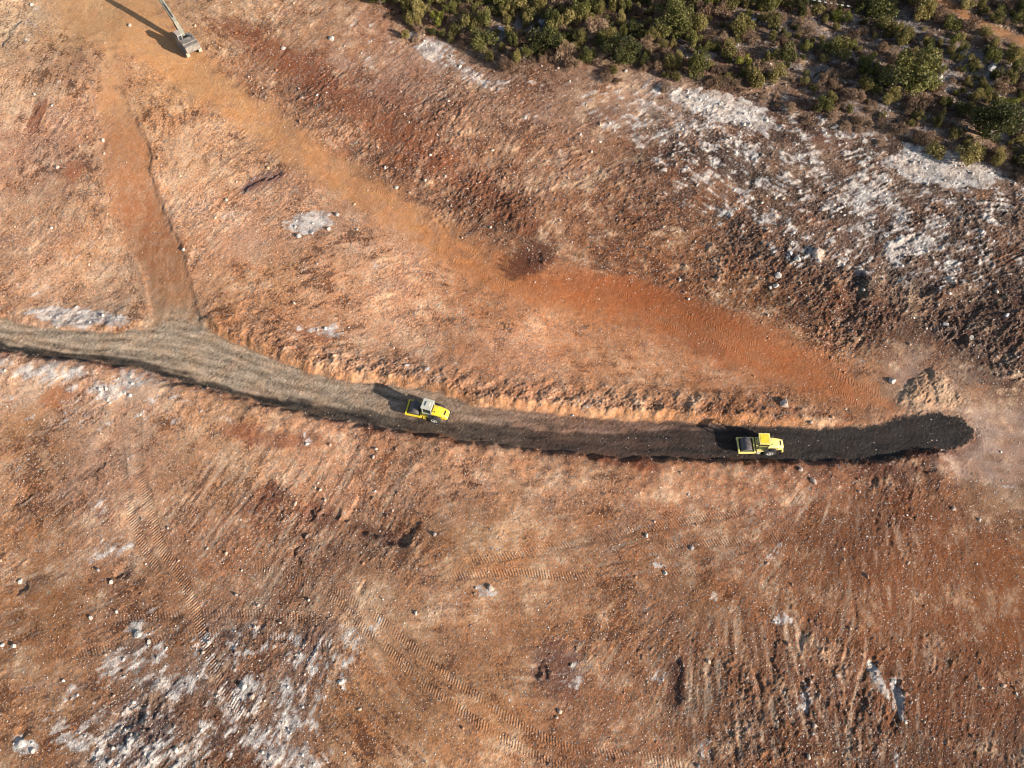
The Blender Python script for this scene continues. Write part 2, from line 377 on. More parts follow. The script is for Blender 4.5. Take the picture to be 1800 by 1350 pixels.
# ------------------------------------------------------------------ soils: colours over the ground, with light and shade partly kept in
SOIL = [(20,30,212,180,148),(150,40,210,162,116),(400,30,190,150,115),(550,40,175,135,105),(680,60,165,125,100),(60,150,205,165,132),(180,150,200,152,116),(300,150,206,156,110),
 (450,140,182,136,102),(560,130,155,105,78),(700,150,172,130,108),(850,170,158,122,100),(1000,200,158,122,100),(1200,200,165,140,125),(60,260,198,152,124),(400,250,208,162,125),
 (600,260,186,138,104),(720,260,142,95,68),(850,260,168,126,98),(1000,290,158,116,88),(1200,300,138,104,84),(1400,300,125,102,88),(1600,300,150,130,116),(1750,350,132,108,94),
 (50,400,195,152,120),(150,420,195,148,112),(450,400,205,158,126),(650,420,205,158,126),(860,400,150,106,78),(1000,380,150,106,78),(1150,400,140,98,70),(1300,430,132,94,70),(1450,400,128,104,92),
 (1600,430,132,112,102),(1750,450,126,102,88),(60,500,198,156,126),(180,500,205,164,132),(450,510,208,154,112),(650,520,205,154,118),(850,530,204,144,102),(1000,570,200,142,102),
 (1150,480,150,100,66),(1300,520,142,98,66),(1500,560,118,86,66),(1700,540,108,82,68),(500,610,198,146,110),(700,620,204,158,126),(900,630,204,154,122),(1100,640,198,148,112),(1300,660,186,132,96),
 (1450,640,180,130,94),(1650,690,172,142,122),(1750,620,100,76,64),(50,680,205,168,142),(200,720,208,168,140),(350,740,204,158,122),(50,800,194,148,112),(200,800,194,152,126),(400,820,204,158,122),
 (600,830,194,144,112),(800,840,195,148,116),(1000,850,190,144,112),(1200,860,182,132,100),(1400,860,166,116,88),(1600,850,135,94,70),(1750,880,150,114,90),(50,950,186,138,102),(200,950,186,144,116),
 (400,950,178,128,96),(600,990,172,130,104),(850,960,200,148,106),(1050,970,186,136,100),(1250,960,174,124,92),(1450,950,152,104,72),(1650,970,140,92,60),(1770,1000,158,102,60),(80,1080,180,128,88),
 (250,1080,180,134,102),(450,1080,172,130,104),(650,1080,190,150,118),(850,1090,190,140,104),(1050,1100,182,132,96),(1250,1100,166,120,88),(1450,1080,154,106,74),(1650,1100,140,94,64),(1770,1120,154,98,58),
 (80,1220,182,136,100),(250,1270,142,114,100),(450,1250,162,128,110),(650,1230,186,136,96),(850,1250,190,140,100),(1050,1260,174,124,92),(1250,1230,150,108,82),(1450,1250,142,102,78),(1650,1250,132,92,68),
 (1780,1300,122,84,62),(900,60,118,96,80),(1200,60,112,92,78),(1500,80,108,90,78),(1700,130,112,96,84),(1000,-60,112,92,78),(1600,-60,112,92,78),(1000,1420,174,124,92),(300,1420,150,120,100)]
sp = GP([(a[0], a[1]) for a in SOIL]); sv = np.array([lin(a[2:5]) * (0.80 if a[1] > 900 else 0.88 if a[1] > 700 else 0.96) for a in SOIL])   # darker tones below the road
C = low_field(sp, sv, power=3.2, soft=2.5)

HF = 0.5 + 0.24 * G0 + 0.28 * C5 + 0.22 * C2          # stones and crumbs: patches break up into them
def speck(m): return sstep(-0.14, 0.26, m - HF)
def mixc(m, rgb):
    global C
    C = C * (1 - m[..., None]) + lin(rgb) * m[..., None]
rag = 0.55 + 0.30 * C1 + 0.22 * L2 + 0.25 * C3          # ragged edge value
def patch(px, py, rx, ry, ang, rgb, k=1.0, edge=0.6):
    b = blob(px, py, rx, ry, ang)
    mixc(k * sstep(0.30, 0.30 + edge, b * 1.3 - 0.4 + rag * 0.55) * sstep(0, 0.15, b), rgb)
# the ripped subsoil is a mix: cream dust, mauve clay, orange clay, dark topsoil, in ragged streaks
bare = (1 - on_road) * (1 - 0.75 * on_B) * (1 - 0.6 * on_A) * inner
N9 = perlin(X / 13.0, Y / 13.0, 39)
mixc(bare * 0.56 * speck(0.14 + 0.68 * sstep(-0.1, 1.1, 0.55 * C7 + 0.45 * C6 + 0.04 * L4 + 0.25 * C1 + 0.3 * N9 + 0.25)), (230, 204, 174))
mixc(bare * 0.50 * speck(0.10 + 0.75 * sstep(0.05, 1.05, 0.6 * C8 + 0.5 * C3 - 0.08 * L4 + 0.2)), (134, 104, 98))
mixc(bare * 0.34 * sstep(0.25, 0.90, -0.7 * C7 + 0.5 * C4 + 0.10 * L2 + 0.25 * C1 - 0.2 * N9 + 0.05), (190, 126, 76))
mixc(bare * 0.72 * speck(0.10 + 0.85 * sstep(0.1, 1.2, -0.55 * C6 + 0.55 * C4 - 0.14 * L4 + 0.3 * C1 - 0.35 * N9 + 0.25 + 0.35 * (RG - 0.7))), (92, 58, 44))
C *= (1 + (0.22 * N9 + 0.12 * C7 + 0.05 * L4 * sstep(-0.3, 0.4, C7) + 0.10 * C6 + 0.08 * C1) * bare)[..., None]
C *= (1 + (0.22 * G0 + 0.06 * L1 + 0.12 * C5) * bare)[..., None]
for px, py, rx, ry, rgb, k, lo in [(1400,1210,290,170,(70,44,36),.7,.5),(1450,980,230,110,(92,56,40),.5,.8),(150,850,260,230,(104,78,74),.6,1.1),(120,440,220,180,(112,84,76),.55,1.1),
        (450,320,230,150,(112,82,74),.6,1.0),(500,900,260,150,(86,56,46),.6,.7),(650,150,300,120,(110,70,52),.5,.8),(1000,950,260,120,(112,78,62),.45,1.1),(500,1150,200,150,(84,66,64),.6,.6),(100,1100,200,120,(120,82,60),.5,1.2),
        (850,610,260,80,(130,92,76),.45,1.1),(1000,1180,120,90,(84,60,54),.6,.7),(1650,1100,200,220,(96,60,42),.5,.9),(1300,880,260,60,(116,78,60),.45,1.1)]:
    mk = sstep(0, 0.55, blob(px, py, rx, ry))
    mixc(0.95 * k * mk * bare * speck(0.95 * sstep(lo - 0.55, lo + 0.9, L4 + 0.6 * C6 + 0.5 * C7)), rgb)
    mixc(0.6 * k * mk * bare * speck(0.95 * sstep(lo - 0.2, lo + 1.2, -L4 + 0.6 * C7 - 0.4 * C6)), (228, 204, 180))
mixc(0.42 * sstep(0, 0.6, blob(1640, 1080, 240, 260)) * bare, (130, 80, 50))
mixc(0.25 * sstep(0, 0.6, blob(1100, 640, 420, 70)) * bare, (196, 132, 86))
# red-brown clod band north of the long orange track
DRB, _, _ = seg_dist(smooth_line(GP([(400,45),(470,85),(530,120),(600,172),(690,225),(770,280),(850,330),(920,385)]), 3), 8.0)
mixc(0.75 * sstep(3.6, 0.6, DRB + 1.2 * C3 + 0.5 * L2), (140, 86, 58))
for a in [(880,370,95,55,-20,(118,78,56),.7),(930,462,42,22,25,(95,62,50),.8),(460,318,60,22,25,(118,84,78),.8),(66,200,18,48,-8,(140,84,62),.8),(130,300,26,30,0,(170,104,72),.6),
          (470,875,60,38,20,(112,70,54),.7),(560,905,60,30,-20,(112,72,58),.7),(660,938,75,24,-22,(100,66,54),.7),(980,1175,60,75,10,(118,84,76),.7),(1190,1200,26,70,0,(100,68,58),.75),  # the patch along the long hollow paints its shadow into the soil
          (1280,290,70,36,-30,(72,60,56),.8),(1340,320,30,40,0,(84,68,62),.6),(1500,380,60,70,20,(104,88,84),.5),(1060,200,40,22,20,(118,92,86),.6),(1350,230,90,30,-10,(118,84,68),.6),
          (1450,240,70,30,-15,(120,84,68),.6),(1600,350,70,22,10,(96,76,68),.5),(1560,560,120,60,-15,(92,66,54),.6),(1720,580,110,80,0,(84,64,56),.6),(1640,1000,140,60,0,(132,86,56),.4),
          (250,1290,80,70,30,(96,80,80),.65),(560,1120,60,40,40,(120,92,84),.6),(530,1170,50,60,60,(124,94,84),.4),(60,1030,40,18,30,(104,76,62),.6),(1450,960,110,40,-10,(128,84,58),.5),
          (1350,1150,60,80,10,(120,82,62),.5),(1430,1230,60,90,0,(118,82,64),.4),(700,730,240,12,-9,(126,74,50),.0),(560,590,70,14,-6,(150,96,76),.5),(230,690,90,28,15,(214,182,158),.5),
          (430,430,60,40,20,(196,150,124),.4),(100,700,40,24,10,(178,116,74),.7),(40,740,60,40,20,(188,138,92),.5),(600,270,30,24,0,(150,100,76),.4),(1130,820,40,16,-5,(128,72,48),.7),(1080,812,60,14,-4,(120,66,44),.6),
          (470,770,120,22,-12,(140,84,62),.6),(560,775,60,14,-10,(120,70,52),.5),(1640,700,50,28,0,(190,158,132),.7),(1600,660,34,26,0,(150,124,118),.5),(1420,835,60,16,0,(110,78,68),.5),  # the mauve patch by the spoil heap paints the heap's shaded side
          (1560,830,120,20,0,(104,70,58),.6),(1770,880,60,30,10,(182,144,112),.5),(700,170,60,30,-30,(150,100,78),.5),(600,110,40,20,-20,(184,150,130),.5),(750,110,60,20,-25,(190,165,150),.4)]:
    patch(*a)
char = sstep(0, 0.5, blob(1480, 330, 420, 200, -12)) * (1 - in_scrub)
mixc(0.85 * char * speck(sstep(-0.25, 0.6, 0.6 * C7 - 0.5 * C3 + 0.3 * C8 + 0.12 * L3 + 0.15)), (66, 52, 47))
char = sstep(0, 0.5, blob(330, 1240, 330, 170, 10))
mixc(0.75 * char * speck(sstep(0.0, 0.8, 0.6 * C7 - 0.5 * C3 + 0.15 * L3 + 0.1)), (88, 72, 70))
# limestone breaking through: streaky pale patches
WHITE = np.zeros(X.shape)
for px, py, rx, ry, ang, k in [(545,390,52,22,8,1.0),(140,562,110,22,-6,.85),(575,580,75,16,-4,.55),(600,610,120,30,0,.25),(240,1110,40,26,0,.6),(430,1210,40,34,0,.7),(400,1270,120,60,25,.6),(250,1320,90,60,35,.65),(520,1330,80,36,0,.8),
        (560,1160,60,50,55,.5),(330,1110,60,30,0,.45),(40,1308,36,18,-30,.9),(200,960,60,40,40,.55),(180,880,20,44,-10,.5),(300,1060,90,40,20,.35),(720,1060,60,40,-20,.35),(660,1090,50,26,0,.4),
        (1270,190,120,34,-12,.95),(1180,160,80,16,-8,.7),(1320,235,70,24,-20,.55),(1240,225,50,30,-20,.6),(1660,295,130,40,-8,1.0),(1520,345,80,60,35,.7),(1480,400,80,60,40,.45),(1600,432,70,28,5,.85),
        (1400,450,40,24,20,.6),(760,85,60,26,-28,.8),(830,130,90,22,-25,.55),(1650,380,120,20,0,.5),(1740,330,90,40,-10,.6),(1500,560,14,10,0,.3),(1620,560,120,60,10,.22),(1740,470,100,40,20,.5),
        (1420,1230,22,80,-12,.5),(1545,1200,14,60,20,.7),(1580,1220,12,60,0,.5),(1240,1320,60,60,-30,.35),(1560,1330,60,30,0,.5),(1530,1290,50,50,0,.3),(1370,1090,50,14,10,.6),(1270,1050,40,18,10,.5),(1360,970,40,22,20,.45),
        (80,655,150,24,-4,.6),(220,680,110,34,15,.65),(300,790,90,40,20,.3),(480,690,10,10,0,.1),(520,770,110,26,-10,.35),(60,30,60,60,60,.4),(100,180,90,60,30,.28),(450,330,160,80,25,.25),(640,60,90,40,-30,.35),(650,130,120,40,-35,.35),
        (440,230,120,60,0,.25),(600,470,160,60,0,.28),(720,640,160,40,-4,.35),(850,620,100,30,0,.3),(1000,720,120,16,-3,.35),(850,1035,40,14,-5,.6),(1145,985,40,20,0,.5),(1150,1190,30,40,30,.5),(1000,1190,40,30,0,.5),
        (900,150,140,40,-20,.3),(1000,160,120,30,0,.35),(1300,340,120,50,-30,.3),(1250,365,60,20,-15,.5),(1570,668,18,12,0,.4),(1660,690,50,20,20,.35),(1780,740,60,16,0,.3),(1760,860,60,20,0,.3),
        (940,40,60,26,0,.7),(880,55,40,20,0,.6),(1230,90,80,22,-10,.6),(1330,120,60,30,-15,.5),(1440,130,60,40,-10,.55),(1300,30,50,20,0,.5),(1590,40,60,30,-15,.6),(1650,70,70,30,-15,.6),(1720,110,90,40,-25,.7),(1660,130,40,30,-30,.7),(1780,180,50,40,-20,.6),(1770,240,60,40,0,.6),(1420,20,60,20,-10,.5),
        (1480,200,40,20,0,.4),(1560,200,40,20,0,.4)]:
    b = blob(px, py, rx, ry, ang)
    v = k * np.sqrt(b) * 1.1
    WHITE = np.maximum(WHITE, v)
for px, py, rx, ry, ang, k in [(1450,330,380,170,-15,.51),(1250,230,260,90,-14,.53),(1620,420,220,110,0,.52),(350,1230,330,170,10,.53),(520,1180,150,90,40,.52),(1550,120,330,130,-12,.5),(250,700,300,80,0,.40),(1450,1250,300,110,0,.30),(1000,170,200,60,0,.33),(150,480,200,110,0,.30)]:
    WHITE = np.maximum(WHITE, k * sstep(0, 0.5, blob(px, py, rx, ry, ang)))
wmask = sstep(0.44, 0.74, WHITE * 1.05 + 0.04 * L4 + 0.03 * L3 + 0.06 * L2 + 0.24 * C3 + 0.16 * C1 + 0.14 * C7 + 0.10 * C2 - 0.03) * (1 - on_road) * (1 - 0.7 * on_B) * (1 - 0.8 * on_A)
wmask = np.clip(speck(wmask * 0.92) + 0.2 * sstep(0.8, 1.0, wmask), 0, 1)
wtone = (np.clip(0.48 + 0.25 * (WHITE - 0.5) + 0.6 * C1 + 0.25 * G0 + 0.5 * C6 + 0.3 * C2, 0, 1) * (1 - 0.85 * in_scrub))[..., None]  # limestone in the scrub is greyed to imitate the shade between shrubs
C = C * (1 - 0.85 * wmask[..., None]) + (lin((146, 143, 148)) * (1 - wtone) + lin((244, 242, 242)) * wtone) * 0.85 * wmask[..., None]
# tracks and road
cB = np.stack([np.interp(U_B, [0, 30, 60, 85, 105, 130, 160], lin(v)) for v in
     zip(*[(208,160,112),(206,156,106),(206,152,102),(200,140,90),(178,110,66),(178,112,70),(190,138,100)])], -1) if False else None
keys = np.array([0, 25, 50, 80, 100, 118, 140, 165.]); kc = np.array([lin(c) for c in [(210,164,118),(208,158,108),(206,154,104),(204,148,98),(190,124,76),(176,106,62),(180,114,72),(190,142,106)]])
cB = np.stack([np.interp(U_B, keys, kc[:, i]) for i in range(3)], -1)
mB = (on_B * np.clip(0.66 + 0.14 * L3 + 0.3 * C6 + 0.2 * C1 + 0.2 * C7, 0, 1))[..., None]
C = C * (1 - mB) + cB * mB
DB2, _, _ = seg_dist(smooth_line(GP([(930,492),(1030,520),(1120,528),(1200,545),(1300,590),(1400,640),(1480,690)]), 3), 8.0)
mixc(0.5 * sstep(3.4, 0.3, DB2 + 1.0 * C3 + 0.6 * L3 + 0.8 * C7), (164, 98, 56))
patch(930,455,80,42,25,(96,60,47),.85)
patch(1080,505,150,30,-8,(158,94,56),.55)
patch(1280,560,150,30,-18,(160,98,60),.5)
patch(1240,610,60,26,-20,(140,88,60),.5)
DA2 = sstep(-1.3, 1.0, SD_A + 0.5 * C6 + 0.2 * L2)
ka = np.interp(Y + 1.2 * C6, [ground_point(310, 550)[1], ground_point(310, 480)[1], ground_point(280, 380)[1], ground_point(220, 240)[1], ground_point(200, 100)[1]], [0, 1, 2, 3, 4]); kac = np.array([lin(c) for c in [(160,132,104),(168,118,82),(172,114,76),(190,136,94),(208,166,122)]])
cA = np.stack([np.interp(ka, range(5), kac[:, i]) for i in range(3)], -1)
mA = (DA2 * (1 - on_road) * np.clip(0.66 + 0.4 * C6 + 0.3 * C1 + 0.12 * L3 + 0.12 * G0, 0, 0.95))[..., None]
C = C * (1 - mA) + cA * mA
mixc(on_M * 0.8 * np.clip(0.75 + 0.18 * L3 + 0.3 * C7 + 0.2 * C6, 0, 1), (172, 148, 138))
mixc(sstep(0.3, 1.2, SD_H) * 0.7 * np.clip(0.7 + 0.3 * C1, 0, 1), (196, 164, 134))
mixc(on_P * np.clip(0.65 + 0.5 * C6, 0, 1), (172, 124, 80))
# fresh orange cut face along the north bank
face = sstep(-1.7, -0.5, SD_ROAD + 0.4 * C3) * sstep(0.25, -0.3, SD_ROAD) * sstep(5, 1, D_NORTH) * np.interp(U_N, [24, 34, 120, 124], [0, 1, 1, 0])
mixc(face * 0.62 * np.clip(0.6 + 0.5 * C1 + 0.5 * C6 + 0.25 * G0, 0, 1), (204, 150, 100))
# cut face below the south edge of the road, its shade painted in dark red
sface_shade = sstep(-2.0, -0.4, SD_ROAD + 0.5 * C6) * sstep(0.3, -0.1, SD_ROAD) * sstep(3, 0.5, D_SOUTH)
mixc(sface_shade * 0.75 * np.clip(0.7 + 0.4 * C3, 0, 1), (104, 60, 44))
# gravel: weathered tan west, half-fresh middle, fresh dark crusher run east and along the south windrow
xr = X + 1.0 * C3
kx = np.array([-90, -45, -22, -8, 5, 14, 24, 32, 60.]); kg = np.array([lin(c) for c in [(166,150,132),(167,151,133),(163,146,129),(148,129,114),(138,112,98),(130,104,92),(110,92,84),(90,82,80),(80,76,76)]])
cG = np.stack([np.interp(xr + 2 * L3, kx, kg[:, i]) for i in range(3)], -1)
cG *= (1 + 0.15 * L4 + 0.08 * L3 + 0.06 * L2 + 0.10 * C8 * sstep(5, 25, X) + 0.16 * G0 + 0.10 * C7 + 0.10 * C1)[..., None]
junc = sstep(0, 0.6, blob(306, 572, 75, 40)); m = np.maximum(on_road, junc * sstep(-4.0, 2.0, SD_ROAD) * (SD_A > -1))[..., None]; C = C * (1 - m) + cG * m
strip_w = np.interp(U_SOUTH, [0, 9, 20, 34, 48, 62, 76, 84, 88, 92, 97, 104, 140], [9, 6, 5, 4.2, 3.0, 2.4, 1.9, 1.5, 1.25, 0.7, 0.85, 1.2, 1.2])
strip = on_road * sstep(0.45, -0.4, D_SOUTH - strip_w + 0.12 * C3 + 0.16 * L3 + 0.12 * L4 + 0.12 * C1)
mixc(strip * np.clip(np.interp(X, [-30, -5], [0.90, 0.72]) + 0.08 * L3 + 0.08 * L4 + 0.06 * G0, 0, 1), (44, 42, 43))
mixc(on_road * 0.5 * sstep(0.35, 0.0, SD_ROAD) * (D_NORTH < 3), (96, 82, 70))
C = np.clip(C, 0.0, 1.0)
gray = C.mean(-1, keepdims=True)
ALB = np.clip((C * 0.92 + gray * 0.08) * 0.70 * np.array([1.02, 0.93, 0.815]), 0.012, 0.85)

# ------------------------------------------------------------------ tracked-machine tread prints: (survey line, width m, strength)
TREADS = [([(205,735),(210,780),(214,820),(227,890),(247,947),(275,1000)],.6,1.5),([(238,715),(241,760),(244,817),(260,883),(283,960),(310,1000),(336,1052),(352,1100),(384,1190),(433,1260)],.65,1.6),
 ([(600,1065),(640,1105),(670,1130),(735,1190),(800,1243),(877,1292),(950,1332),(1000,1352)],.55,.7),([(560,1030),(627,1057),(717,1130),(790,1190),(853,1233),(907,1270),(973,1303),(1050,1323),(1120,1327),(1200,1345)],.55,.7),
 ([(200,1090),(267,1084),(360,1078),(483,1080),(560,1092)],.55,.8),([(60,1165),(90,1157),(200,1138),(300,1120),(370,1112),(447,1113),(600,1140)],.55,.8),([(440,995),(473,1003),(567,1037),(620,1082)],.5,.8),
 ([(827,987),(920,972),(1010,953),(1200,917),(1300,900)],.6,.8),([(780,1015),(900,1005),(1017,1013),(1100,987),(1200,960),(1302,950),(1412,943)],.6,.8),([(1140,1018),(1200,1008),(1281,1000)],.5,.6),
 ([(310,870),(345,905),(370,925)],.4,.5),([(320,1140),(420,1128),(520,1120)],.5,.6),([(600,440),(760,470),(900,505)],.6,.0)]
TU = np.zeros(X.shape); TM = np.zeros(X.shape)
for pts, wd, k in TREADS:
    if k <= 0: continue
    D_, U_, V_ = seg_dist(smooth_line(GP(pts), 4), 2.5, warp=False)
    m_ = k * sstep(wd, wd * 0.7, D_) * np.maximum(sstep(-0.8, 0.2, C3 + 0.4 * C4), 0.5 * (k > 1))
    better = m_ > TM
    TM = np.where(better, m_, TM); TU = np.where(better, U_ + 0.35 * V_, TU)
    H -= 0.05 * m_ * (1 - on_road)
# roller corduroy on the long track
lane = np.maximum(sstep(0.45, 0.25, np.abs(np.abs(V_B) - 1.15)), 0.7 * sstep(0.45, 0.25, np.abs(np.abs(V_B - 2.6) - 1.1)))
mB2 = lane * (D_B < 9) * sstep(0.0, 0.5, C4 + 0.5 * C6 + 0.1) * np.interp(U_B, [50, 70, 200], [0.1, 0.45, 0.5]) * (1 - on_road)
better = mB2 > TM
TM = np.where(better, mB2, TM); TU = np.where(better, U_B + 0.35 * V_B + 0.12 * C3, TU)
mR = on_road * 0.12 * sstep(-0.2, 0.4, C6)
better = mR > TM
TM = np.where(better, mR, TM); TU = np.where(better, X * 1.0 + Y * 0.8, TU)
STONY = np.clip(RG * 0.55 * (1 - flat) + 0.25 * wmask + 0.12 + 0.0 * on_road, 0, 1)
STONY = np.where(on_road > 0.5, 0.10, STONY)

# ------------------------------------------------------------------ materials
def new_mat(name):
    m = bpy.data.materials.new(name); m.use_nodes = True
    nt = m.node_tree; nt.nodes.clear()
    out = nt.nodes.new('ShaderNodeOutputMaterial'); b = nt.nodes.new('ShaderNodeBsdfPrincipled')
    nt.links.new(b.outputs[0], out.inputs[0])
    return m, nt, b
def node(nt, kind, **kw):
    n = nt.nodes.new(kind)
    for k, v in kw.items():
        if k in n.inputs.keys(): n.inputs[k].default_value = v
        else: setattr(n, k, v)
    return n
def math_n(nt, op, a, b=None, c=None, clamp=False):
    n = nt.nodes.new('ShaderNodeMath'); n.operation = op; n.use_clamp = clamp
    for i, v in enumerate((a, b, c)):
        if v is None: continue
        if isinstance(v, (int, float)): n.inputs[i].default_value = v
        else: nt.links.new(v, n.inputs[i])
    return n.outputs[0]
def mix_n(nt, fac, a, b, blend='MIX'):
    n = nt.nodes.new('ShaderNodeMix'); n.data_type = 'RGBA'; n.blend_type = blend
    for sock, v in ((n.inputs[0], fac), (n.inputs[6], a), (n.inputs[7], b)):
        if isinstance(v, (int, float)): sock.default_value = v
        elif isinstance(v, tuple): sock.default_value = v
        else: nt.links.new(v, sock)
    return n.outputs[2]
def ramp_n(nt, fac, lo, hi):
    n = nt.nodes.new('ShaderNodeMapRange'); n.interpolation_type = 'SMOOTHSTEP'
    nt.links.new(fac, n.inputs[0]); n.inputs[1].default_value = lo; n.inputs[2].default_value = hi
    return n.outputs[0]

def soil_material():
    m, nt, b = new_mat('soil')
    L = nt.links
    col = node(nt, 'ShaderNodeAttribute', attribute_name='soil').outputs['Color']
    pr = node(nt, 'ShaderNodeAttribute', attribute_name='prints')
    sep = nt.nodes.new('ShaderNodeSeparateXYZ'); L.new(pr.outputs['Vector'], sep.inputs[0])
    tu, tm, stony = sep.outputs[0], sep.outputs[1], sep.outputs[2]
    tc = nt.nodes.new('ShaderNodeTexCoord').outputs['Object']
    def noise(scale, detail=4, rough=0.6):
        n = node(nt, 'ShaderNodeTexNoise', Scale=scale, Detail=detail, Roughness=rough); L.new(tc, n.inputs['Vector']); return n.outputs['Fac']
    nA = noise(0.9, 6, 0.7); nB = noise(5.0, 3, 0.7); nC = noise(0.35, 4, 0.6)
    v = math_n(nt, 'MULTIPLY_ADD', nA, 0.75, 0.62)
    v = math_n(nt, 'MULTIPLY', v, math_n(nt, 'MULTIPLY_ADD', nB, 1.1, 0.45))
    vc = nt.nodes.new('ShaderNodeCombineXYZ')
    for i in range(3): L.new(v, vc.inputs[i])
    c = mix_n(nt, 1.0, col, vc.outputs[0], 'MULTIPLY')
    c = mix_n(nt, ramp_n(nt, nC, 0.42, 0.62), c, mix_n(nt, 1.0, c, (1.04, 0.95, 0.88, 1), 'MULTIPLY'))
    # small pale stones lying in the soil
    for sc, thr, k in ((3.2, 0.30, 1.0), (7.5, 0.34, 1.0)):
        vo = node(nt, 'ShaderNodeTexVoronoi', Scale=sc); L.new(tc, vo.inputs['Vector'])
        sc3 = nt.nodes.new('ShaderNodeSeparateColor'); L.new(vo.outputs['Color'], sc3.inputs[0])
        pick = math_n(nt, 'LESS_THAN', sc3.outputs[0], math_n(nt, 'MULTIPLY', stony, 0.62 * k))
        rad = math_n(nt, 'MULTIPLY', sc3.outputs[1], thr)
        disc = math_n(nt, 'LESS_THAN', vo.outputs['Distance'], rad)
        f = math_n(nt, 'MULTIPLY', math_n(nt, 'MULTIPLY', pick, disc), 0.75)
        pale = mix_n(nt, sc3.outputs[2], (0.40, 0.30, 0.23, 1), (0.62, 0.55, 0.48, 1))
        c = mix_n(nt, f, c, pale)
    L.new(c, b.inputs['Base Color'])
    b.inputs['Roughness'].default_value = 0.95; b.inputs['Specular IOR Level'].default_value = 0.12
    wave = math_n(nt, 'SINE', math_n(nt, 'MULTIPLY', tu, 2 * math.pi / 0.32))
    hgt = math_n(nt, 'MULTIPLY', math_n(nt, 'MULTIPLY', wave, tm), 0.032)
    grain = math_n(nt, 'MULTIPLY', noise(9.0, 3, 0.7), math_n(nt, 'MULTIPLY_ADD', stony, 0.09, 0.035))
    bump = node(nt, 'ShaderNodeBump', Strength=1.0, Distance=1.0)
    L.new(math_n(nt, 'ADD', hgt, grain), bump.inputs['Height'])
    L.new(bump.outputs[0], b.inputs['Normal'])
    return m
MAT_SOIL = soil_material()

def plain_mat(name, rgb, rough=0.6, metal=0.0, var=0.25, scale=4.0, dirt=None, bump=0.0, spec=0.4):
    m, nt, b = new_mat(name)
    tc = nt.nodes.new('ShaderNodeTexCoord').outputs['Object']
    n = node(nt, 'ShaderNodeTexNoise', Scale=scale, Detail=5.0, Roughness=0.65); nt.links.new(tc, n.inputs['Vector'])
    c0 = tuple(v * (1 - var) for v in rgb) + (1,); c1 = tuple(min(1, v * (1 + var)) for v in rgb) + (1,)
    c = mix_n(nt, ramp_n(nt, n.outputs['Fac'], 0.3, 0.7), c0, c1)
    if dirt:
        n2 = node(nt, 'ShaderNodeTexNoise', Scale=scale * 0.6, Detail=6.0, Roughness=0.7); nt.links.new(tc, n2.inputs['Vector'])
        c = mix_n(nt, math_n(nt, 'MULTIPLY', ramp_n(nt, n2.outputs['Fac'], 0.5, 0.72), dirt[3]), c, tuple(dirt[:3]) + (1,))
    nt.links.new(c, b.inputs['Base Color'])
    b.inputs['Roughness'].default_value = rough; b.inputs['Metallic'].default_value = metal; b.inputs['Specular IOR Level'].default_value = spec
    if bump:
        bp = node(nt, 'ShaderNodeBump', Strength=1.0, Distance=bump); nt.links.new(n.outputs['Fac'], bp.inputs['Height']); nt.links.new(bp.outputs[0], b.inputs['Normal'])
    return m

# ------------------------------------------------------------------ split the sheet into ground, road, tracks, heap
def tag(o, label=None, cat=None, group=None, kind=None):
    if label: o['label'] = label
    if cat: o['category'] = cat
    if group: o['group'] = group
    if kind: o['kind'] = kind
    return o
idx = np.arange(GH * GW).reshape(GH, GW)
quads = np.stack([idx[:-1, :-1], idx[:-1, 1:], idx[1:, 1:], idx[1:, :-1]], -1).reshape(-1, 4)
def at_face(F): return (0.25 * (F[:-1, :-1] + F[:-1, 1:] + F[1:, 1:] + F[1:, :-1])).reshape(-1)
cls = np.zeros(len(quads), int)
cls[at_face(SD_B) > 0.0] = 2
cls[at_face(SD_A) > 0.0] = 3
cls[at_face(SD_M) > 0.0] = 5
cls[at_face(SD_PATH) > 0.0] = 4
cls[at_face(SD_H) > 0.0] = 6
cls[at_face(SD_ROAD) > 0.0] = 1
VERT = np.stack([X, Y, H], -1).reshape(-1, 3)
gyy, gxx = np.gradient(H)
dXx = np.gradient(X, axis=1); dYy = np.gradient(Y, axis=0); dXy = np.gradient(X, axis=0)
hx = gxx / dXx; hy = (gyy - hx * dXy) / dYy
NRM = np.stack([-hx, -hy, np.ones_like(hx)], -1); NRM /= np.linalg.norm(NRM, axis=-1, keepdims=True); NRM = NRM.reshape(-1, 3)
ALBF = np.concatenate([ALB.reshape(-1, 3), np.ones((GH * GW, 1))], 1)
PRF = np.stack([TU, TM, STONY], -1).reshape(-1, 3)
def sheet(name, k):
    q = quads[cls == k]
    used, inv = np.unique(q, return_inverse=True)
    inv = inv.reshape(q.shape)
    me = bpy.data.meshes.new(name)
    me.vertices.add(len(used)); me.vertices.foreach_set('co', VERT[used].astype(np.float32).ravel())
    me.loops.add(inv.size); me.loops.foreach_set('vertex_index', inv.astype(np.int32).ravel())
    me.polygons.add(len(q)); me.polygons.foreach_set('loop_start', np.arange(0, inv.size, 4, dtype=np.int32))
    me.polygons.foreach_set('use_smooth', np.ones(len(q), bool))
    me.update(calc_edges=True)
    a = me.attributes.new('soil', 'FLOAT_COLOR', 'POINT'); a.data.foreach_set('color', ALBF[used].astype(np.float32).ravel())
    a = me.attributes.new('prints', 'FLOAT_VECTOR', 'POINT'); a.data.foreach_set('vector', PRF[used].astype(np.float32).ravel())
    me.normals_split_custom_set_from_vertices(NRM[used].astype(np.float32))
    me.materials.append(MAT_SOIL)
    o = bpy.data.objects.new(name, me); COL.objects.link(o)
    return o
for nm, k in (('ground', 0), ('gravel_road', 1), ('dirt_track', 2), ('dirt_track', 3), ('footpath', 4), ('dirt_road', 5)):
    tag(sheet(nm, k), kind='structure')
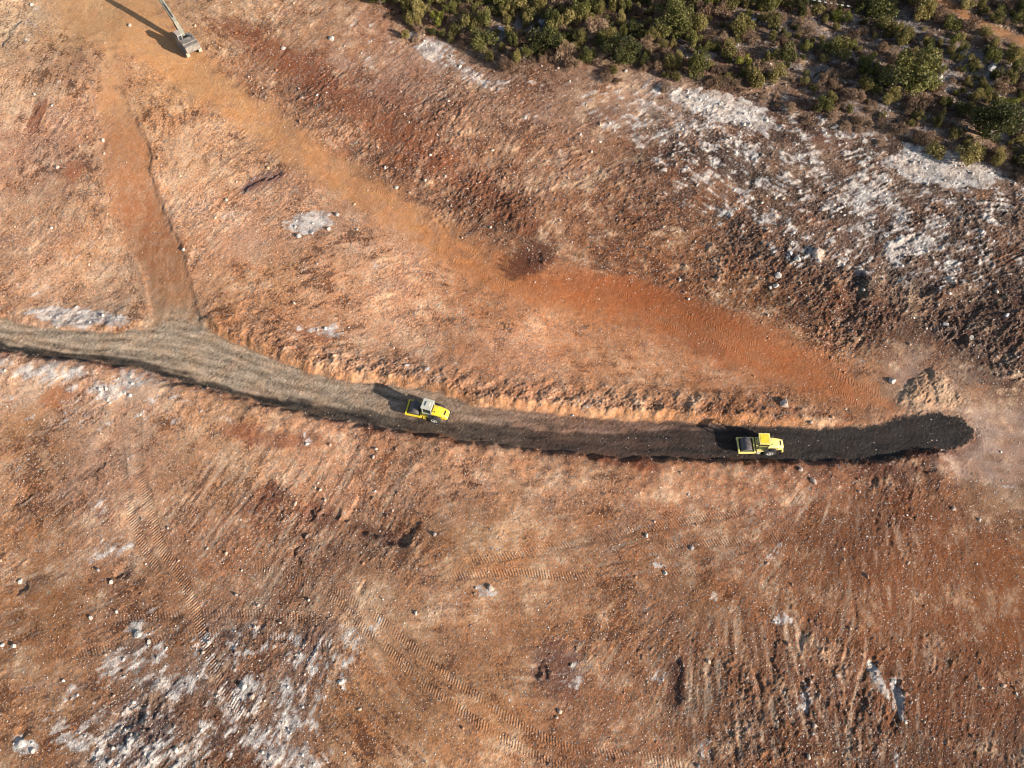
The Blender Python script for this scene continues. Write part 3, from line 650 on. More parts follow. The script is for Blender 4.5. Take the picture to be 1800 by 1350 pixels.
tag(sheet('spoil_heap', 6), 'low heap of dumped tan soil beside the eastern end of the dark gravel road', 'soil heap')

def height(x, y):
    """terrain height by bilinear lookup"""
    x = np.asarray(x, float); y = np.asarray(y, float)
    fi = np.interp(y, y_ax, np.arange(GH)); s = x / half_w(y); fj = np.interp(s, s_ax, np.arange(GW))
    i = np.clip(fi.astype(int), 0, GH - 2); j = np.clip(fj.astype(int), 0, GW - 2); u = fj - j; v = fi - i
    return (H[i, j] * (1 - u) + H[i, j + 1] * u) * (1 - v) + (H[i + 1, j] * (1 - u) + H[i + 1, j + 1] * u) * v
def look(F, x, y):
    i = np.clip(np.round(np.interp(y, y_ax, np.arange(GH))).astype(int), 0, GH - 1)
    j = np.clip(np.round(np.interp(x / half_w(y), s_ax, np.arange(GW))).astype(int), 0, GW - 1)
    return F[i, j]
#@@STONES
# ------------------------------------------------------------------ loose stones (too many and too small to count)
def stone_field(name, n, smin, smax, weight, mat, seed, tris20=False):
    g = np.random.default_rng(seed)
    pts = []
    while sum(len(p) for p in pts) < n:
        y = g.uniform(-52, 82, 60000); x = g.uniform(-1, 1, 60000) * (half_w(y) - 2)
        keep = g.uniform(size=60000) < look(weight, x, y)
        pts.append(np.stack([x[keep], y[keep]], 1))
    p = np.concatenate(pts)[:n]
    sz = smin * (smax / smin) ** (g.uniform(size=n) ** 2.2)
    if tris20:
        ph = (1 + 5 ** 0.5) / 2
        bv = np.array([(-1,ph,0),(1,ph,0),(-1,-ph,0),(1,-ph,0),(0,-1,ph),(0,1,ph),(0,-1,-ph),(0,1,-ph),(ph,0,-1),(ph,0,1),(-ph,0,-1),(-ph,0,1)]) / 1.9
        bf = np.array([(0,11,5),(0,5,1),(0,1,7),(0,7,10),(0,10,11),(1,5,9),(5,11,4),(11,10,2),(10,7,6),(7,1,8),(3,9,4),(3,4,2),(3,2,6),(3,6,8),(3,8,9),(4,9,5),(2,4,11),(6,2,10),(8,6,7),(9,8,1)])
    else:
        bv = np.array([(1,0,0),(-1,0,0),(0,1,0),(0,-1,0),(0,0,1),(0,0,-1)], float)
        bf = np.array([(0,2,4),(2,1,4),(1,3,4),(3,0,4),(2,0,5),(1,2,5),(3,1,5),(0,3,5)])
    nv = len(bv)
    V = bv[None] * g.uniform(0.65, 1.25, (n, nv, 1)) + g.normal(0, 0.12, (n, nv, 3))
    V *= np.stack([g.uniform(0.7, 1.3, n), g.uniform(0.6, 1.1, n), g.uniform(0.45, 0.95, n)], 1)[:, None]
    a = g.uniform(0, 6.28, n); ca, sa = np.cos(a)[:, None], np.sin(a)[:, None]
    V = np.stack([V[..., 0] * ca - V[..., 1] * sa, V[..., 0] * sa + V[..., 1] * ca, V[..., 2]], -1) * (sz * 0.5)[:, None, None]
    z = height(p[:, 0], p[:, 1]) + sz * 0.06
    V += np.stack([p[:, 0], p[:, 1], z], 1)[:, None]
    F = bf[None] + (np.arange(n) * nv)[:, None, None]
    me = bpy.data.meshes.new(name)
    me.vertices.add(n * nv); me.vertices.foreach_set('co', V.astype(np.float32).ravel())
    me.loops.add(F.size); me.loops.foreach_set('vertex_index', F.astype(np.int32).ravel())
    me.polygons.add(F.size // 3); me.polygons.foreach_set('loop_start', np.arange(0, F.size, 3, dtype=np.int32))
    me.update(calc_edges=True)
    # each stone: partly the local soil colour (dust), partly pale limestone
    loc = look(ALB, p[:, 0], p[:, 1]); k = (g.uniform(0.0, 1.0, n) ** 2.0)[:, None]
    pale = np.array([0.56, 0.47, 0.38]) * g.uniform(0.75, 1.3, (n, 1))
    c = np.clip(loc * 1.15 * (1 - k) + pale * k, 0, 0.8)
    c = np.concatenate([np.repeat(c, nv, 0), np.ones((n * nv, 1))], 1)
    at = me.attributes.new('stone', 'FLOAT_COLOR', 'POINT'); at.data.foreach_set('color', c.astype(np.float32).ravel())
    me.materials.append(mat)
    o = bpy.data.objects.new(name, me); COL.objects.link(o)
    return o
m_st, nt, b = new_mat('loose_stone')
nt.links.new(node(nt, 'ShaderNodeAttribute', attribute_name='stone').outputs['Color'], b.inputs['Base Color'])
b.inputs['Roughness'].default_value = 0.9; b.inputs['Specular IOR Level'].default_value = 0.15
W_ST = np.clip((RG * 0.5 + 0.5 * wmask + 0.2 * strk * RG + 0.06) * (1 - flat * 1.02) * (1 - 0.75 * on_B) * (1 - 0.7 * on_A) * np.clip(0.7 + 0.8 * C3, 0.1, 1.6) * (1 - 0.6 * in_scrub), 0, 1)
W_ST = np.maximum(W_ST, 0.02 * on_road)
tag(stone_field('loose_stones', 90000, 0.07, 0.21, W_ST, m_st, 5), 'small pale stones scattered thickly over the red-brown soil', 'stones', kind='stuff')
W_R = np.clip(((RG - 0.55) * 0.6 + 0.8 * wmask) * (1 - flat * 1.05), 0, 1) ** 1.3
tag(stone_field('rubble', 1700, 0.26, 0.62, W_R, m_st, 6, True), 'coarse pale rubble strewn over the rough ripped ground', 'rubble', kind='stuff')
# ------------------------------------------------------------------ boulders that can be told apart
def rock_mesh(name, seed, mat, angular=11):
    g = random.Random(seed)
    bm = bmesh.new(); bmesh.ops.create_icosphere(bm, subdivisions=3, radius=1.0)
    planes = []
    for _ in range(angular):
        d = Vector((g.gauss(0, 1), g.gauss(0, 1), g.gauss(0, 0.8))).normalized(); planes.append((d, g.uniform(0.42, 0.78)))
    ph = [g.uniform(0, 6) for _ in range(6)]
    for v in bm.verts:
        for d, k in planes:
            e = v.co.dot(d) - k
            if e > 0: v.co -= d * e * 0.97
        c = v.co
        v.co *= 1 + 0.07 * math.sin(3.1 * c.x + ph[0]) * math.sin(2.7 * c.y + ph[1]) + 0.04 * math.sin(7 * c.z + ph[2] + 5 * c.x) + g.uniform(-0.035, 0.035)
    me = bpy.data.meshes.new(name); bm.to_mesh(me); bm.free(); me.materials.append(mat)
    return me
M_LIME = plain_mat('limestone', (0.44, 0.39, 0.33), 0.9, var=0.35, scale=2.2, dirt=(0.32, 0.20, 0.13, 0.85), bump=0.05, spec=0.15)
M_TAN = plain_mat('tan_rock', (0.42, 0.31, 0.24), 0.9, var=0.3, scale=3.0, dirt=(0.30, 0.16, 0.09, 0.6), bump=0.05, spec=0.15)
M_GREY = plain_mat('grey_rock', (0.36, 0.34, 0.33), 0.9, var=0.3, scale=3.0, dirt=(0.2, 0.15, 0.12, 0.5), bump=0.05, spec=0.15)
ROCKS = {m: [rock_mesh('boulder', 100 + i * 7 + j, mat) for i in range(4)] for j, (m, mat) in enumerate((('w', M_LIME), ('t', M_TAN), ('g', M_GREY)))}
BOULDERS = [ # survey x, y, width in photo pixels, stone, flatness, label
 (1378,707,25,'t',.75,'lone pinkish tan boulder with a dark shadow just above the dark gravel road'),
 (1567,668,17,'w',.8,'bright white limestone block at the western foot of the tan spoil heap'),
 (1436,442,27,'t',.55,'pale tan slab lying right of a white rock on the dark rubble slope'),
 (1403,453,19,'w',.7,'chalky white boulder left of the tan slab on the rubble slope'),
 (1390,442,11,'g',.7,'small grey-white stone touching the upper left of the chalky boulder'),
 (1366,482,17,'w',.75,'white boulder, upper of the cluster below the tan slab'),
 (1363,501,13,'w',.7,'white boulder, lower right of the cluster below the tan slab'),
 (1353,503,10,'w',.7,'small white stone, lower left of the cluster below the tan slab'),
 (525,413,12,'w',.8,'white block at the lower left end of the small white outcrop'),
 (577,401,11,'w',.8,'white block at the right end of the small white outcrop'),
 (548,407,11,'w',.6,'flat white stone on the lower rim of the small white outcrop'),
 (594,375,10,'w',.8,'lone white stone up and right of the small white outcrop'),
 (323,438,9,'w',.7,'white stone at the lower end of the track bank shadow'),
 (1363,347,8,'w',.8,'small round white stone on the charred dark slope'),
 (1616,259,9,'w',.8,'left white stone of the pair at the scrub edge above the white scar'),
 (1640,259,11,'w',.8,'right white stone of the pair at the scrub edge above the white scar'),
 (1605,284,9,'w',.8,'white stone on the left tip of the big white limestone scar'),
 (1665,566,16,'w',.6,'off-white boulder alone among the dark rubble near the right edge'),
 (1707,591,12,'w',.6,'smaller off-white boulder below right of the one in the dark rubble'),
 (1768,553,11,'g',.6,'grey rock in the rubble close to the right edge'),
 (583,65,15,'w',.6,'white flat rock below the scrub, left of its western tip'),
 (499,82,10,'w',.7,'white stone on the stony slope right of the excavator'),
 (1404,827,11,'t',.7,'small pink stone on the lower road bank under the eastern roller'),
 (1428,846,15,'t',.7,'pink boulder on the slope just under the lower road bank'),
 (38,1302,24,'w',.5,'long white rock near the lower left corner of the site'),
 (57,1318,14,'w',.6,'white stone beside the long rock near the lower left corner'),
 (160,1084,10,'w',.7,'single white stone on smooth orange soil at lower left'),
 (26,1133,13,'w',.7,'right stone of the white pair at the left edge'),
 (4,1132,11,'w',.7,'left stone of the white pair at the left edge'),
 (245,1111,20,'w',.6,'large white boulder beside the crossing tread prints'),
 (262,1126,10,'w',.7,'small white stone below right of the boulder by the tread prints'),
 (366,1128,12,'w',.7,'white stone between the two sideways tread prints'),
 (428,1203,18,'w',.6,'white boulder with a grey shaded hollow at lower left'),
 (442,1222,13,'t',.6,'cream stone just below the white boulder with the grey hollow'),
 (196,1021,12,'w',.7,'white stone at the foot of a dark scar left of the tread prints'),
 (455,1062,8,'w',.7,'small white stone above the sideways tread prints'),
 (448,1101,9,'w',.7,'white stone at the right end of the lower sideways tread print'),
 (1170,1006,10,'w',.8,'white stone in the dark patch of the lower middle slope'),
 (862,1031,15,'t',.5,'cream flat rock on smooth soil in the lower middle'),
 (35,1017,14,'w',.5,'white rock leaning over the dark scar at the left edge'),
 (1722,912,9,'w',.7,'small white stone below the mauve earth road at right'),
 (1677,893,10,'t',.7,'pinkish stone on the dark slope below the mauve earth road'),
 (1787,1218,8,'w',.7,'tiny white stone near the right edge at lower right'),
 (1570,1195,10,'w',.6,'white stone at the head of the right-hand gully at lower right'),
 (1650,131,18,'w',.7,'pale limestone crag right of the largest green tree'),
 (1772,176,9,'w',.8,'white stone in the scrub near the right edge'),
 (1690,93,20,'g',.5,'blue-grey limestone slab in the scrub below the footpath'),
 (1743,115,26,'g',.45,'long grey slab in the scrub at far right'),
 (1308,217,9,'w',.8,'left stone of the white pair on the scar under the scrub'),
 (1318,218,10,'w',.8,'right stone of the white pair on the scar under the scrub'),
 (1006,729,7,'w',.8,'tiny white stone on the upper edge of the gravel road'),
 (1100,124,10,'w',.7,'cream stone on the scrub edge at the middle of the belt'),
 (885,115,9,'w',.8,'white stone under the lowest tip of the western scrub'),
 (1325,33,14,'g',.6,'pale grey rock among bushes near the top edge'),
 (950,35,20,'g',.45,'bluish grey rock plate in a gap of the western scrub'),
 (885,48,22,'g',.45,'bluish grey rock plate left of the other in the western scrub'),
 (1440,135,22,'g',.5,'grey rock slab in the shaded gap left of the large tree'),
 (55,6,9,'w',.7,'white stone at the very top left corner'),
 (228,42,8,'w',.7,'white stone at the tip of the excavator shadow'),
 (60,165,8,'w',.7,'white stone above the dark red blotch at left'),
 (181,245,8,'w',.7,'white stone beside the left edge of the short dirt track'),
 (100,292,9,'t',.7,'cream stone on the slope left of the short dirt track'),
 (628,402,7,'w',.7,'tiny white stone near the lower edge of the long orange track'),
 (696,328,10,'w',.7,'white stone with a dark hollow above the long orange track'),
]
for i, (px, py, wpx, kind, fl, label) in enumerate(BOULDERS):
    x, y = ground_point(px, py + wpx * 0.2)
    g = random.Random(900 + i)
    r = wpx * px_scale(px, py) * 0.43
    o = bpy.data.objects.new('boulder', ROCKS[kind][i % 4]); COL.objects.link(o)
    sx, sy = r * g.uniform(1.05, 1.3), r * g.uniform(0.85, 1.1); sz = r * fl * g.uniform(0.85, 1.05)
    o.scale = (sx, sy, sz); o.rotation_euler = (g.uniform(-.2, .2), g.uniform(-.2, .2), g.uniform(0, 6.28))
    o.location = (x, y, float(height(x, y)) + sz * 0.22)
    tag(o, label, 'boulder', 'boulders on the cleared slope')

# ------------------------------------------------------------------ scrub: shrubs and small trees
def leaf_mat(name, cols, trans=0.25):
    m, nt, b = new_mat(name)
    at = node(nt, 'ShaderNodeAttribute', attribute_name='tone').outputs['Fac']
    oi = nt.nodes.new('ShaderNodeObjectInfo').outputs['Random']
    rp = nt.nodes.new('ShaderNodeValToRGB'); rp.color_ramp.interpolation = 'LINEAR'
    while len(rp.color_ramp.elements) < len(cols): rp.color_ramp.elements.new(0.5)
    for i, c in enumerate(cols):
        rp.color_ramp.elements[i].position = i / (len(cols) - 1); rp.color_ramp.elements[i].color = tuple(c) + (1,)
    f = math_n(nt, 'ADD', math_n(nt, 'MULTIPLY', at, 0.75), math_n(nt, 'MULTIPLY_ADD', oi, 0.5, -0.12), clamp=True)
    nt.links.new(f, rp.inputs[0]); nt.links.new(rp.outputs[0], b.inputs['Base Color'])
    b.inputs['Roughness'].default_value = 0.6; b.inputs['Specular IOR Level'].default_value = 0.25
    tr = nt.nodes.new('ShaderNodeBsdfTranslucent'); nt.links.new(rp.outputs[0], tr.inputs[0])
    mx = nt.nodes.new('ShaderNodeMixShader'); mx.inputs[0].default_value = trans
    out = [n for n in nt.nodes if n.type == 'OUTPUT_MATERIAL'][0]
    nt.links.new(b.outputs[0], mx.inputs[1]); nt.links.new(tr.outputs[0], mx.inputs[2]); nt.links.new(mx.outputs[0], out.inputs[0])
    return m
LM = {'green': leaf_mat('leaf_green', [(0.024, 0.027, 0.008), (0.065, 0.063, 0.018), (0.15, 0.135, 0.034), (0.29, 0.25, 0.07)]),
      'olive': leaf_mat('leaf_olive', [(0.055, 0.05, 0.016), (0.14, 0.115, 0.035), (0.26, 0.20, 0.065), (0.38, 0.29, 0.11)]),
      'brown': leaf_mat('twig_brown', [(0.06, 0.038, 0.025), (0.15, 0.09, 0.055), (0.27, 0.165, 0.095), (0.40, 0.27, 0.17)], 0.1),
      'lime': leaf_mat('leaf_yellow_green', [(0.07, 0.08, 0.012), (0.13, 0.13, 0.02), (0.21, 0.19, 0.03), (0.28, 0.24, 0.05)])}
M_BARK = plain_mat('bark', (0.10, 0.075, 0.055), 0.9, var=0.35, scale=6, bump=0.03, spec=0.1)

def quads_mesh(name, P, S, tone, mat, g, aspect=0.62):
    """small leaf faces at points P, size S, free orientation"""
    n = len(P)
    a = g.normal(size=(n, 3)); a /= np.linalg.norm(a, axis=1)[:, None]
    b = np.cross(a, g.normal(size=(n, 3))); b /= np.linalg.norm(b, axis=1)[:, None]
    a = a * S[:, None] * 0.5; b = b * S[:, None] * 0.5 * aspect
    V = np.stack([P - a, P + b * 0.9 + a * 0.1, P + a, P - b * 0.9 + a * 0.1], 1)
    me = bpy.data.meshes.new(name)
    me.vertices.add(4 * n); me.vertices.foreach_set('co', V.astype(np.float32).ravel())
    me.loops.add(4 * n); me.loops.foreach_set('vertex_index', np.arange(4 * n, dtype=np.int32))
    me.polygons.add(n); me.polygons.foreach_set('loop_start', np.arange(0, 4 * n, 4, dtype=np.int32))
    me.update(calc_edges=True)
    t = me.attributes.new('tone', 'FLOAT', 'POINT'); t.data.foreach_set('value', np.repeat(tone, 4).astype(np.float32))
    me.materials.append(mat)
    return me
def tube(bm, p0, p1, r0, r1, n=6):
    p0, p1 = Vector(p0), Vector(p1); d = (p1 - p0).normalized()
    u = d.orthogonal().normalized(); v = d.cross(u)
    ra = [bm.verts.new(p0 + (u * math.cos(k * 2 * math.pi / n) + v * math.sin(k * 2 * math.pi / n)) * r0) for k in range(n)]
    rb = [bm.verts.new(p1 + (u * math.cos(k * 2 * math.pi / n) + v * math.sin(k * 2 * math.pi / n)) * r1) for k in range(n)]
    for k in range(n): bm.faces.new((ra[k], ra[(k + 1) % n], rb[(k + 1) % n], rb[k]))
    bm.faces.new(rb); bm.faces.new(ra[::-1])
def plant(kind, leaves, lobes, size, hgt, seed, fol_name, stem_name):
    """unit plant of about 1 m crown radius: crown faces and stems"""
    g = np.random.default_rng(seed)
    lc = []
    for k in range(lobes):
        a = g.uniform(0, 6.28); r = (0.70 if lobes < 15 else 0.74) * math.sqrt(g.uniform(0, 1)); z = hgt * g.uniform(0.3, 0.85 if lobes < 15 else 1.15) * (1 - 0.45 * r)
        lc.append((r * math.cos(a), r * math.sin(a), z, g.uniform(0.18, 0.42) if lobes < 15 else g.uniform(0.15, 0.32)))
    lc = np.array(lc)
    w = lc[:, 3] ** 2; k = g.choice(lobes, leaves, p=w / w.sum())
    d = g.normal(size=(leaves, 3)); d /= np.linalg.norm(d, axis=1)[:, None]
    rr = g.uniform(0.35, 1.12, leaves) ** 0.6
    P = lc[k, :3] + d * (lc[k, 3] * rr)[:, None] * np.array([1, 1, 0.85 * max(hgt, 0.7)])
    P[:, 2] = np.abs(P[:, 2]) + 0.02
    tone = np.clip(g.uniform(0, 0.7, leaves) + 0.3 * g.uniform(0, 1, lobes)[k], 0, 1)
    me = quads_mesh(fol_name, P, g.uniform(0.6, 1.4, leaves) * size, tone, LM[kind], g, 0.6 if kind != 'brown' else 0.32)
    bm = bmesh.new()
    rr_ = random.Random(seed)
    for q in range(min(lobes, 6)):
        tip = lc[q, :3]
        mid = Vector((tip[0] * 0.35, tip[1] * 0.35, tip[2] * 0.5))
        tube(bm, (rr_.uniform(-.06, .06), rr_.uniform(-.06, .06), -0.25), mid, 0.055, 0.035, 5); tube(bm, mid, tip, 0.035, 0.012, 5)
    ms = bpy.data.meshes.new(stem_name); bm.to_mesh(ms); bm.free(); ms.materials.append(M_BARK)
    return me, ms
PL = {k: [plant(k, n, lb, sz, h, 300 + 17 * i + hash(k) % 1 + j * 101, 'foliage', 'stem') for i in range(4)]
      for j, (k, n, lb, sz, h) in enumerate((('olive', 1700, 12, .115, .95), ('brown', 1900, 12, .12, .75), ('green', 1900, 13, .11, 1.1), ('lime', 1400, 7, .12, 1.1)))}
TREES = [plant('green', 5200, 22, .075, 1.05, 700 + i, 'crown', 'trunk') for i in range(3)]
count = {'n': 0}
def put_plant(name, meshes, x, y, r, hs, label, cat, group, lists=None):
    g = random.Random(5000 + count['n']); count['n'] += 1
    e = bpy.data.objects.new(name, None); COL.objects.link(e)
    e.empty_display_size = 0.3
    e.location = (x, y, float(height(x, y)) - 0.05); e.rotation_euler = (0, 0, g.uniform(0, 6.28))
    e.scale = (r, r * g.uniform(0.85, 1.15), r * hs)
    for me, nm in zip(meshes, ('crown', 'trunk') if cat == 'tree' else ('foliage', 'stem')):
        o = bpy.data.objects.new(nm, me); COL.objects.link(o); o.parent = e
    tag(e, label, cat, group)
    return e
placed = []
NAMED = [ # survey x, y (crown centre), radius px, mesh kind, height factor, label, category
 (1592,128,46,'tree',1.0,'largest bright green tree in the scrub, with its shadow to the left','tree'),
 (1735,222,37,'tree',1.25,'tall dark green tree at the right end of the scrub edge','tree'),
 (1185,35,36,'tree',.9,'broad green tree near the top middle of the scrub','tree'),
 (1095,85,34,'tree',.8,'dense green tree low in the middle of the scrub belt','tree'),
 (958,70,27,'green',1.0,'green bush below the bluish rock plate','bush'),
 (766,36,17,'lime',1.1,'yellow-green bush at the western tip of the scrub','bush'),
 (1252,8,15,'lime',1.0,'bright lime green bush on the top edge','bush'),
 (1476,30,14,'lime',1.1,'yellow-green bush at the end of the white marker line','bush'),
 (1520,128,13,'lime',1.5,'slim yellow-olive bush left of the largest tree','bush'),
 (1303,108,14,'lime',1.3,'upright yellow-green bush in the middle of the belt','bush'),
 (1373,95,20,'green',1.1,'round green bush right of the upright yellow-green one','bush'),
 (1768,178,14,'lime',1.0,'small bright green bush near the right edge','bush'),
 (1666,42,14,'green',1.2,'green bush just below the footpath','bush'),
 (1625,14,18,'green',1.0,'dark green bush left of the footpath at the top','bush'),
 (1545,24,24,'green',1.0,'broad green bush near the top edge, right of the marker line','bush'),
 (1700,272,24,'olive',1.0,'olive bush at the scrub edge under the tall right tree','bush'),
 (850,70,20,'green',1.0,'green bush in the western scrub above the pale fringe','bush'),
 (1790,35,16,'green',1.0,'green bush beyond the footpath in the top right corner','bush'),
 (1700,8,14,'olive',.9,'olive bush beyond the footpath at the top','bush'),
 (1640,262,20,'olive',.8,'low olive bush above the pair of white stones','bush'),
]
for px, py, rp, kd, hs, label, cat in NAMED:
    k = px_scale(px, py); r = rp * k * 1.3
    x, y = ground_point(px, py + rp * 0.45)
    ms = TREES[len(placed) % 3] if kd == 'tree' else PL[kd][len(placed) % 4]
    put_plant('broadleaf_tree' if cat == 'tree' else 'bush', ms, x, y, r, hs, label, cat, 'trees and large bushes in the scrub')
    placed.append((x, y, r))
g = random.Random(77)
pts_ok = 0; tries = 0; n_by = {'olive': 0, 'brown': 0, 'green': 0}
LAB = {'olive': ('olive_shrub', 'olive shrub in the dense scrub belt along the top', 'olive shrubs of the scrub belt'),
       'brown': ('dry_shrub', 'dry brown shrub in the scrub belt along the top', 'dry brown shrubs of the scrub belt'),
       'green': ('green_shrub', 'low dark green shrub in the scrub belt along the top', 'low green shrubs of the scrub belt')}
while tries < 9000:
    tries += 1
    px = g.uniform(590, 1860); py = g.uniform(-45, 340)
    x, y = ground_point(px, py)
    sd = float(look(SD_SCRUB, x, y))
    if sd < g.choice((-2.2, -1.0, 0.0, 0.6, 0.6)) or float(look(SD_PATH, x, y)) > -0.9: continue
    west = 1 - float(sstep(1150, 1350, px))
    dens = float(look(WHITE, x, y))
    if g.random() < dens * (0.7 if px > 1200 else 0.5): continue
    if px > 1230 and float(look(C8, x, y)) + 0.6 * float(look(C7, x, y)) < -0.3 and g.random() < 0.3: continue
    r = 0.55 + 1.45 * g.random() ** 1.8 + 0.25 * west
    if any((x - a) ** 2 + (y - b_) ** 2 < ((r + c) * 0.50) ** 2 for a, b_, c in placed): continue
    u = g.random()
    kd = ('olive' if u < 0.5 else 'green' if u < 0.72 else 'brown') if px < 1200 else ('brown' if u < 0.58 else 'olive' if u < 0.88 else 'green')
    if sd < 1.3 and u > 0.3: kd = 'brown'
    if n_by[kd] >= 296: continue
    n_by[kd] += 1
    nm, lb, gr = LAB[kd]
    zone = next(z for lim, z in ((800, 'at the western tip of the scrub'), (1000, 'near the bluish rock plates'), (1250, 'around the broad tree at top middle'),
        (1440, 'between the broad tree and the marker line'), (1640, 'near the largest bright green tree'), (1900, 'near the tall dark green tree and footpath')) if px < lim)
    lb = ('large ' if r > 1.5 else 'small ' if r < 0.95 else 'medium ') + lb.replace('low ', '')
    lb, gr = lb.split(' in the ')[0] + ' ' + zone, gr.split(' of the ')[0] + ' ' + zone
    put_plant(nm, PL[kd][g.randrange(4)], x, y, r, g.uniform(1.1, 2.3) * (0.8 if kd == 'brown' else 1.0), lb, 'shrub', gr)
    placed.append((x, y, r))
# dry undergrowth between the shrubs, tones darkened to imitate their shadows
gg = np.random.default_rng(88)
n = 42000
xy = []
while sum(len(p) for p in xy) < n:
    yy = gg.uniform(20, 84, 60000); xx = gg.uniform(-25, 100, 60000)
    sdv = look(SD_SCRUB, xx, yy)
    k = gg.uniform(size=60000) < np.clip(0.25 + 0.5 * sdv, 0, 1) * (sdv > -0.3) * np.clip(0.55 + 1.3 * look(C3, xx, yy), 0.03, 1) * (look(SD_PATH, xx, yy) < -0.3) * (1 - 0.75 * np.clip(look(WHITE, xx, yy), 0, 1))
    xy.append(np.stack([xx[k], yy[k]], 1))
xy = np.concatenate(xy)[:n]
P = np.concatenate([xy, (height(xy[:, 0], xy[:, 1]) + gg.uniform(0.02, 0.35, n))[:, None]], 1)
me = quads_mesh('undergrowth', P, gg.uniform(0.12, 0.34, n), np.clip(gg.uniform(0, 0.55, n), 0, 1), LM['brown'], gg, 0.4)
o = bpy.data.objects.new('undergrowth', me); COL.objects.link(o)
tag(o, 'dry brown heath and grass between the shrubs', 'undergrowth', kind='stuff')
# marker line at the top edge: a thin dark cord carrying white sleeves
M_CORD = plain_mat('dark_cord', (0.05, 0.05, 0.05), 0.8); M_SLEEVE = plain_mat('white_sleeve', (0.75, 0.74, 0.70), 0.5, var=0.08)
a0 = ground_point(1355, -6); a1 = ground_point(1490, 26)
e = bpy.data.objects.new('marker_line', None); e.location = (a0[0], a0[1], float(height(*a0))); COL.objects.link(e)
tag(e, 'dashed white marker line strung across the scrub at the top edge', 'marker line')
def child(name, bm, mat, parent, smooth=False):
    me = bpy.data.meshes.new(name); bmesh.ops.recalc_face_normals(bm, faces=bm.faces); bm.to_mesh(me); bm.free(); me.materials.append(mat)
    if smooth: me.polygons.foreach_set('use_smooth', np.ones(len(me.polygons), bool))
    o = bpy.data.objects.new(name, me); COL.objects.link(o); o.parent = parent
    return o
NM = 14
pl = []
for i in range(NM + 1):
    u = i / NM; x, y = a0[0] + (a1[0] - a0[0]) * u, a0[1] + (a1[1] - a0[1]) * u
    z = 1.5 + (1 - u) * float(height(*a0)) + u * float(height(*a1)) - 0.6 * math.sin(math.pi * u) * 0.6
    pl.append(Vector((x, y, z)) - e.location)
bm = bmesh.new()
for p, q in zip(pl[:-1], pl[1:]): tube(bm, p, q, 0.02, 0.02, 5)
child('cord', bm, M_CORD, e)
for p, q in zip(pl[:-1], pl[1:]):
    bm = bmesh.new(); tube(bm, p.lerp(q, 0.25), p.lerp(q, 0.72), 0.075, 0.075, 8); child('white_sleeve', bm, M_SLEEVE, e)
for p, a in ((pl[0], a0), (pl[-1], a1)):
    bm = bmesh.new(); tube(bm, (p.x, p.y, p.z - 1.9), (p.x, p.y, p.z + 0.05), 0.05, 0.04, 8); child('post', bm, M_BARK, e)
# ------------------------------------------------------------------ machines
def bx(bm, x0, x1, y0, y1, z0, z1, bev=0.0, taper=None):
    r = bmesh.ops.create_cube(bm, size=1.0)
    vs = r['verts']
    for v in vs:
        v.co = Vector(((x0 + x1) / 2 + v.co.x * (x1 - x0), (y0 + y1) / 2 + v.co.y * (y1 - y0), (z0 + z1) / 2 + v.co.z * (z1 - z0)))
        if taper: v.co = taper(v.co)
    if bev:
        es = list({e for v in vs for e in v.link_edges})
        bmesh.ops.bevel(bm, geom=es, offset=bev, segments=2, profile=0.6, affect='EDGES')
    return bm
def box(*a, **k): return bx(bmesh.new(), *a, **k)
def lathe_y(bm, prof, cx, cz, n=36):
    """revolve (y, radius) pairs about an axis along y"""
    rings = []
    for y, r in prof:
        rings.append([bm.verts.new((cx + r * math.cos(k * 2 * math.pi / n), y, cz + r * math.sin(k * 2 * math.pi / n))) for k in range(n)])
    for a, b_ in zip(rings[:-1], rings[1:]):
        for k in range(n): bm.faces.new((a[k], a[(k + 1) % n], b_[(k + 1) % n], b_[k]))
    bm.faces.new(rings[0][::-1]); bm.faces.new(rings[-1])
    return bm
M_YEL = plain_mat('yellow_paint', (0.74, 0.53, 0.03), 0.5, var=0.1, scale=2.5, dirt=(0.36, 0.25, 0.13, 0.85), spec=0.4)
M_YEL2 = plain_mat('faded_yellow_paint', (0.72, 0.58, 0.17), 0.55, var=0.1, scale=2.5, dirt=(0.40, 0.31, 0.20, 0.85), spec=0.4)
M_WHT = plain_mat('white_paint', (0.46, 0.43, 0.35), 0.5, var=0.08, scale=2.5, dirt=(0.45, 0.38, 0.3, 0.4))
M_STEEL = plain_mat('drum_steel', (0.10, 0.085, 0.08), 0.6, metal=0.3, var=0.2, scale=3, dirt=(0.16, 0.11, 0.08, 0.7))
M_TYRE = plain_mat('tyre_rubber', (0.03, 0.028, 0.027), 0.85, dirt=(0.16, 0.11, 0.08, 0.6), scale=5)
M_RIM = plain_mat('rim_paint', (0.60, 0.56, 0.48), 0.6, var=0.1, dirt=(0.35, 0.26, 0.18, 0.5))
M_BLK = plain_mat('black_metal', (0.025, 0.025, 0.026), 0.6, dirt=(0.12, 0.09, 0.07, 0.4))
M_LAMP = plain_mat('lamp_lens', (0.7, 0.7, 0.68), 0.15, var=0.05)
mg, nt, b = new_mat('cab_glass')
b.inputs['Base Color'].default_value = (0.03, 0.04, 0.045, 1); b.inputs['Roughness'].default_value = 0.06; b.inputs['Specular IOR Level'].default_value = 0.6
gn = node(nt, 'ShaderNodeTexNoise', Scale=5.0); mr = nt.nodes.new('ShaderNodeMapRange'); nt.links.new(gn.outputs[0], mr.inputs[0]); mr.inputs[3].default_value = 0.04; mr.inputs[4].default_value = 0.3; nt.links.new(mr.outputs[0], b.inputs['Roughness'])
M_GLASS = mg

